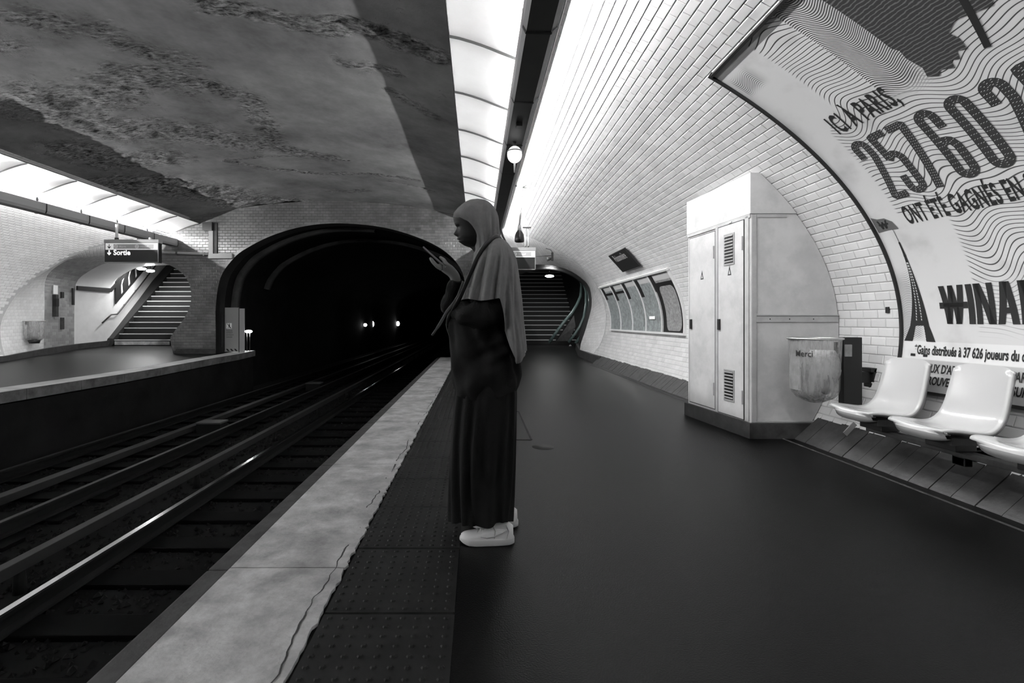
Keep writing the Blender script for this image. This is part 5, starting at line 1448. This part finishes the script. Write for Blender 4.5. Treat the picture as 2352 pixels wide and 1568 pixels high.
def face_x(py, lat):
    """front surface of the face at height py, lateral offset lat"""
    xf, xb, hw = hrow(py); xs_ = X(float(np.interp(py, [466, 488, 505, 515, 530, 545, 556, 562, 567, 600], [1078, 1048, 1042.5, 1046, 1050.5, 1053.5, 1058.5, 1064, 1076, 1092])))
    q_ = math.exp(-(lat/.026)**2); xf = xs_+(xf-xs_)*q_; rx = (xb-xf)/2
    x = (xf+xb)/2-rx*math.sqrt(max(0, 1-(lat/hw)**2))
    up = max(0, min(1, (py-520)/16.5)); dn = max(0, min(1, (544-py)/5.5)); n_ = min(up**1.3, dn**.7)
    wl = .0085+.0065*up
    x -= .0145*n_*math.exp(-(lat/wl)**2)
    x -= .0035*math.exp(-((py-548)/2.2)**2-(lat/.020)**2)+.0035*math.exp(-((py-554.5)/2)**2-(lat/.018)**2)
    x += .0065*math.exp(-((py-524)/4.5)**2-((abs(lat)-.031)/.014)**2)
    x -= .004*math.exp(-((py-517)/3)**2-((abs(lat)-.028)/.02)**2)
    return x
rings = []; nr = 72
for k_ in range(73):
    py = 466+(600-466)*k_/72 if False else float(np.interp(k_, [0, 8, 58, 72], [466, 488, 570, 600]))
    xf, xb, hw = hrow(py); r = []
    for k in range(nr):
        a = 2*pi*k/nr; cx, sy = -math.cos(a), math.sin(a)
        lat = hw*sy
        if cx < 0: px_ = face_x(py, lat)
        else: px_ = (xf+xb)/2+(xb-xf)/2*cx
        r.append(loc((px_, PD+lat, Z(py))))
    rings.append(r)
body.loft(rings, cap0=True, cap1=True)
PR = body.build('person', M_handskin, None, 'standing person in a grey head scarf and long black clothes looking down at a phone', 'person')
PR.location = person_loc
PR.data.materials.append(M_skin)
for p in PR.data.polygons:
    if p.center.x > -.172 and p.center.z > 1.40: p.material_index = 1  # face takes the darker skin copy, its shade painted in
def part(mb, name, m, label=None): return mb.build(name, m, PR, label)
for s_ in (-1, 1):
    ex = face_x(525, .031)+.0075
    mb = MB(); mb.sphere(loc((ex, PD+s_*.031, Z(525.5))), .0098, 14, 10); e = part(mb, 'eye', mat('dark_eye_%d' % (s_+1), .05, .3), None)
    mb = MB(); mb.sphere(loc((ex+.0003, PD+s_*.031, Z(524.2))), .0104, 14, 10); part(mb, 'eyelid', M_skin)
    mb = MB(); mb.tube([loc((face_x(515.5-2*math.sin(q*pi), .014+.032*q)-.0003, PD+s_*(.014+.032*q), Z(515.5-2*math.sin(q*pi)))) for q in np.linspace(0, 1, 7)], [.001, .002, .0026, .0026, .0022, .0016, .0008], 6); part(mb, 'eyebrow', M_black)
def lip(name, py, r):
    mb = MB(); mb.tube([loc((face_x(py, q)+.0012, PD+q, Z(py)-.0012*(q/.02)**2)) for q in np.linspace(-.021, .021, 9)], [.0008, r*.6, r*.9, r, r, r, r*.9, r*.6, .0008], 8); part(mb, name, M_lip)
M_lip = mat('brown_lip', .035, .45)
lip('upper_lip', 548.5, .0034); lip('lower_lip', 553.8, .0042)

# --- cloth built from rings that follow the silhouette
def interp(tab, z):
    zs = [t[0] for t in tab]; return [float(np.interp(z, zs[::-1] if zs[0] > zs[-1] else zs, [t[i] for t in (tab[::-1] if zs[0] > zs[-1] else tab)])) for i in range(1, len(tab[0]))]
def cloth(name, tab, n_r, fold, m, nr=128, hem=None, hem0=None, thick=.004, yc=PD, sq=.95, cap_top=False, squash=None, label=None, top=None):
    """tab rows: (py, front px, back px, half width m)"""
    T = [(Z(t[0]), X(t[1]), X(t[2]), t[3]) for t in tab]
    ztop, zbot = T[0][0], T[-1][0]
    rings = []
    for i in range(n_r+1):
        q = i/n_r; r = []
        for k in range(nr):
            a = 2*pi*k/nr
            zb = zbot if hem is None else hem(a, zbot)
            z = ztop+(zb-ztop)*q
            xf, xb, hw = interp(T, z)
            cx, sy = -math.cos(a), math.sin(a)
            xc, rx = (xf+xb)/2, (xb-xf)/2
            f = fold(a, z, q)
            edge = abs(cx)**6*.75                                # folds die out on the silhouette so it stays put
            px_ = xc+(rx+f*(1-edge))*math.copysign(abs(cx)**sq, cx); py_ = (hw+f*1.4)*math.copysign(abs(sy)**sq, sy)
            r.append(loc((px_, yc+py_, z)))
        rings.append(r)
    mb = MB(); mb.loft(rings, cap0=cap_top)
    inn = [[v*1.0 for v in rings[-1]]]
    c = sum((v for v in rings[-1]), Vector())/nr
    mb.loft([rings[-1], [v+(c-v)*.03+Vector((0, 0, .004)) for v in rings[-1]], [v+(c-v)*.06+Vector((0, 0, .06)) for v in rings[-1]]])
    return part(mb, name, m, label)
def nse(a, z, s, k): return noise.noise(Vector((math.cos(a)*s, math.sin(a)*s, z*k)))
def ridge(x): return 1-abs(((x/pi) % 2)-1)*2
# trousers/skirt: long straight folds
def f_skirt(a, z, q):
    g = min(1, .35+q)
    return g*(.020*(abs(math.sin(a*6+2.2*nse(a, z, 1, 1.1)*2))-.5)+.007*math.sin(a*17+3*nse(a, z, 1.5, .8))+.008*nse(a, z, 2.5, 1.6))-(.020*g if abs(((a-.72) % (2*pi))) < .10 else 0)
cloth('long_skirt', [(870, 1050, 1182, .15), (900, 1044, 1187, .165), (1000, 1036.5, 1185, .17), (1100, 1031.5, 1182, .175), (1190, 1030, 1178.5, .18), (1205, 1032, 1178, .18)], 46, f_skirt, M_cloth, 150,
      hem=lambda a, zb: .078+.004*math.sin(a*5)+.034*max(0, -math.sin(a))+(.012*max(0, -math.cos(a))*max(0, -math.sin(a))))
# tunic with a twisted knot at the hip
def f_tunic(a, z, q):
    d = .010*math.sin(a*5+z*26+2*nse(a, z, 1.2, 3))+.008*math.sin(a*11-z*14+3*nse(a, z, 1.5, 3))+.012*nse(a, z, 2, 5)
    ak = (a-4.35); kn = math.exp(-(ak/.55)**2-((z-Z(805))/.07)**2)        # knot on the camera side
    return d*(.5+.5*q)+.012*kn*math.sin(z*90+a*6)
cloth('long_tunic', [(560, 1105, 1150, .06), (590, 1092, 1172, .125), (640, 1072, 1180, .15), (690, 1046, 1181, .17), (730, 1034, 1180, .165), (760, 1030.5, 1181, .16), (800, 1032, 1190, .165), (830, 1035, 1194.5, .17), (860, 1038, 1196.5, .175), (885, 1041.5, 1192, .175), (899, 1045, 1186, .17)], 60, f_tunic, M_cloth, 140,
      hem=lambda a, zb: zb+.016*math.sin(a*2+.6)+.006*math.sin(a*7), label='black tunic reaching the hips')
# hood and throat part of the scarf
def f_hood(a, z, q):
    b_ = max(0, -math.cos(a)*.5+.6)
    return (.009*b_*(abs(math.sin(a*6+z*22+2*nse(a, z, 1.2, 5)))-.5)+.005*(abs(math.sin(a*11+z*34+2*nse(a, z, 2, 5)))-.5)*b_+.004*nse(a, z, 2.4, 9))*min(1, q*3)
hood_tab = [(457.5, 1092, 1102, .012), (459, 1082, 1112, .03), (463, 1071, 1121, .05), (470, 1061, 1130, .069), (480, 1050, 1137.5, .083), (490, 1042, 1142, .09), (498, 1040.5, 1144.5, .093), (505, 1047, 1145.5, .095), (515, 1059, 1146.5, .096), (525, 1070, 1147, .095), (535, 1078, 1147.5, .093), (545, 1084, 1148, .090), (560, 1088, 1150, .084), (575, 1089, 1160, .086), (600, 1086, 1172, .12), (640, 1075, 1176, .135), (688, 1059, 1170, .13)]
cloth('head_scarf', hood_tab, 64, f_hood, M_scarf, 120, cap_top=True, sq=.98, label='grey hood and throat of the wrapped head scarf')
# shoulder cape of the scarf
def hem_cape(a, zb):
    # a = 0 front, pi/2 far side, pi back, 3pi/2 camera side
    t = a % (2*pi); s_ = math.sin(t); c_ = -math.cos(t)            # c_ > 0 at the back
    side = Z(692)
    q = max(0.0, min(1.0, (c_-.18)/.34)); q = q*q*(3-2*q)
    back = Z(806)+(-.045*math.exp(-((c_-.66)/.16)**2) if s_ < 0 else 0)
    return side+(back-side)*q+.006*math.sin(a*6)
def f_cape(a, z, q):
    g = min(1, q*1.8)*.9
    w_ = math.sin(a*7.5+2.4*nse(a, z, 1, 1.4)+(z-1.4)*2.5); w2 = math.sin(a*15.5+3*nse(a, z, 1.3, 1))
    return g*(.030*(abs(w_)**.8-.5)+.010*(abs(w2)-.5)+.009*nse(a, z, 3, 3))
cloth('shoulder_scarf', [(549, 1122, 1148, .05), (552, 1117, 1157, .085), (560, 1109, 1166, .12), (575, 1099, 1176, .165), (600, 1088, 1186, .205), (640, 1073.5, 1190.5, .225), (690, 1056, 1196, .235), (740, 1050, 1200.5, .235), (780, 1050, 1205, .232), (812, 1050, 1207.5, .23), (840, 1052, 1206, .22)], 60, f_cape, M_scarf, 180, hem=hem_cape, cap_top=True, sq=.95, label='grey scarf draped over shoulders and back')
# sleeves
def sleeve(name, pts, rs, m, nring=40, nr=36, amp=.007, ysc=1.0, label=None):
    P = resample(spline(pts, 8), nring); R = [float(np.interp(i/nring, np.linspace(0, 1, len(rs)), rs)) for i in range(nring+1)]
    rings = []; prev = None
    for i, p in enumerate(P):
        t = (P[min(i+1, nring)]-P[max(i-1, 0)]).normalized(); up = Vector((0, 1, 0)) if prev is None else prev
        u = (up-t*up.dot(t)).normalized(); prev = u; v = t.cross(u); r = []
        for k in range(nr):
            a = 2*pi*k/nr; f = amp*(math.sin(i*.9+a*2+2*noise.noise(Vector((i*.2, math.cos(a), math.sin(a)))))+noise.noise(Vector((i*.35, 3*math.cos(a), 3*math.sin(a)))))
            r.append(loc(p)+(u*math.cos(a)+v*math.sin(a))*(R[i]+f))
        rings.append(r)
    mb = MB(); mb.loft(rings, cap0=True); mb.loft([rings[-1], [c_+(sum(rings[-1], Vector())/nr-c_)*.25 for c_ in rings[-1]]], cap1=True)
    return part(mb, name, m, label)
sleeve('near_sleeve', [(.08, PD-.09, 1.33), (.07, PD-.11, 1.24), (.075, PD-.14, 1.14), (.01, PD-.16, 1.11), (-.045, PD-.14, 1.115), (-.085, PD-.07, 1.13)], [.045, .055, .075, .08, .07, .055, .045], M_cloth, label='folded near sleeve of the black tunic')
sleeve('far_sleeve', [(.09, PD+.15, 1.36), (-.02, PD+.16, 1.24), (X(1032), PD+.11, Z(706)), (X(1037), PD+.06, Z(672)), (X(1048), PD+.022, Z(641))], [.06, .065, .05, .047, .038, .031], M_cloth, amp=.004, label='raised far sleeve')
# bag strap across the shoulder
st_ = [(X(1152), PD-.03, Z(556)), (X(1143), PD-.075, Z(549.5)), (X(1133), PD-.11, Z(553)), (X(1118), PD-.15, Z(569)), (X(1102), PD-.165, Z(592)), (X(1086), PD-.17, Z(625)), (X(1070), PD-.165, Z(662)), (X(1056), PD-.165, Z(693)), (X(1044), PD-.12, Z(712)), (X(1034), PD-.06, Z(728)), (X(1029), PD+.0, Z(745))]
mb = MB(); mb.tube([loc(p) for p in spline(st_, 5)], .0125, 8, True, .5); part(mb, 'bag_strap', M_black)
mb = MB(); mb.tube([loc(p) for p in spline([(X(1066), PD-.12, Z(650)), (X(1050), PD-.12, Z(690)), (X(1030), PD-.11, Z(716)), (X(1013), PD-.10, Z(745)), (X(996), PD-.09, Z(769))], 5)], [.006]*5+[.008]*12+[.006]*4, 8, True, .45); part(mb, 'scarf_tail', mat('dim_scarf_cloth', .06, .9))
mb = MB(); mb.tube([loc(p) for p in spline([(X(1040), PD-.07, Z(700)), (X(1030), PD-.06, Z(725)), (X(1027), PD-.05, Z(748)), (X(1034), PD-.05, Z(772))], 5)], .0035, 6); part(mb, 'strap_cord', MATS['dim_scarf_cloth'])
mb = MB(); c = loc((X(1203), PD-.03, Z(803))); mb.add([c+Vector(q) for q in ((-.012, -.02, .012), (.010, -.01, .022), (.008, .0, -.012), (-.006, -.01, -.016), (-.012, -.012, .012), (.010, .0, .022), (.008, .01, -.012), (-.006, 0, -.016))], [(0,1,2,3),(7,6,5,4),(0,4,5,1),(1,5,6,2),(2,6,7,3),(3,7,4,0)]); part(mb, 'white_tissue', M_whiteprint)
mb = MB(); mb.tube([loc((X(1150), PD-.02, Z(528))), loc((X(1154), PD-.03, Z(545))), loc((X(1161), PD-.03, Z(557)))], [.004, .006, .004], 6); part(mb, 'scarf_pin_fold', M_scarf)
# phone: a thing of its own, held in the far hand
mb = MB(); Mp = Matrix(((pa.x, 0, pn.x, pc.x), (0, 1, 0, pc.y), (pa.z, 0, pn.z, pc.z), (0, 0, 0, 1)))
ph = empty('phone', pc, 0, 'slim dark phone held up in the raised hand', 'phone')
Mr = Mp.copy(); Mr.translation = (0, 0, 0)
mb.box(-.068, .082, -.036, .036, -.004, .004, .003, Mr); mb.build('phone_body', M_blacksatin, ph)
mb = MB(); mb.box(-.065, .079, -.033, .033, .0041, .0048, 0, Mr); mb.build('screen', M_phone, ph)
mb = MB(); mb.box(-.069, .083, -.0372, -.0362, -.0035, .0035, 0, Mr); mb.build('metal_rim', M_steel, ph)

# --- shoes
def shoe(ox, oy, name, label):
    """toe towards -x"""
    L_ = .262; up = []; n = 26
    prof = [(0, .040, .052, .030), (.02, .052, .060, .036), (.06, .058, .062, .040), (.10, .066, .060, .042), (.13, .083, .054, .040), (.16, .098, .046, .038), (.20, .104, .041, .036), (.24, .100, .038, .034), (.258, .085, .030, .026)]
    mb = MB(); rings = []
    for i in range(n+1):
        x = .004+.254*i/n; h = float(np.interp(x, [p[0] for p in prof], [p[1] for p in prof])); w_ = float(np.interp(x, [0, .012, .04, .08, .14, .2, .245, .258], [.016, .032, .044, .048, .042, .038, .034, .022]))
        r = []
        for k in range(20):
            a = pi*k/19; r.append(loc((ox-.13+x+0, oy+w_*math.cos(a)*(1-.35*math.sin(a)**3), .030+(h-.030)*math.sin(a)**.7)))
        rings.append(r)
    mb.loft(rings, closed=False); mb.add(rings[0], [tuple(range(20))]); mb.add(rings[-1], [tuple(range(20))])
    s_ = part(mb, name, M_sneaker, label)
    mb = MB(); rings = []
    out = []
    for k in range(40):
        a = 2*pi*k/40; c, s2 = math.cos(a), math.sin(a)
        x = .131+.134*math.copysign(abs(c)**.75, c); w_ = float(np.interp(x, [0, .012, .04, .08, .14, .2, .245, .266], [.02, .036, .049, .052, .045, .042, .038, .024]))
        out.append((x, w_*math.copysign(min(1, abs(s2)**.45), s2)))
    for z, g in ((.001, .96), (.004, 1), (.026, 1.0), (.033, .985), (.034, .93)):
        rings.append([loc((ox-.13+.131+(x-.131)*g, oy+y*g, z+(.012*max(0, (.05-x)/.05)**2 if z < .01 else 0))) for x, y in out])
    mb.loft(rings, cap0=True, cap1=True); q = mb.build('sole', M_sole, s_)
    for j in range(5):
        x = .085+.018*j; h = float(np.interp(x, [p[0] for p in prof], [p[1] for p in prof]))
        mb = MB(); w_ = .022-.001*j
        mb.tube([loc((ox-.13+x-.003, oy-w_*1.25, h-.013)), loc((ox-.13+x, oy-w_*.5, h+.001)), loc((ox-.13+x+.002, oy+w_*.5, h+.001)), loc((ox-.13+x, oy+w_*1.25, h-.013))], .0036, 6); mb.build('lace', M_whiteprint, s_)
    for pts in ([(.10, -.049, .048), (.13, -.0475, .042), (.165, -.043, .047), (.205, -.039, .062), (.225, -.036, .074)], [(.165, -.041, .035), (.17, -.036, .07), (.16, -.03, .088)], [(.225, -.041, .036), (.235, -.036, .07), (.222, -.026, .095)]):
        mb = MB(); mb.tube([loc((ox-.13+x, oy+y*1.02, z)) for x, y, z in pts], [.001, .0024, .0028, .002, .001][:len(pts)], 6); mb.build('side_seam', M_greyprint, s_)
    return s_
shoe(.049, PD-.10, 'near_shoe', 'white low sneaker on the near foot')
shoe(.085, PD+.10, 'far_shoe', 'far sneaker mostly hidden by the hem')
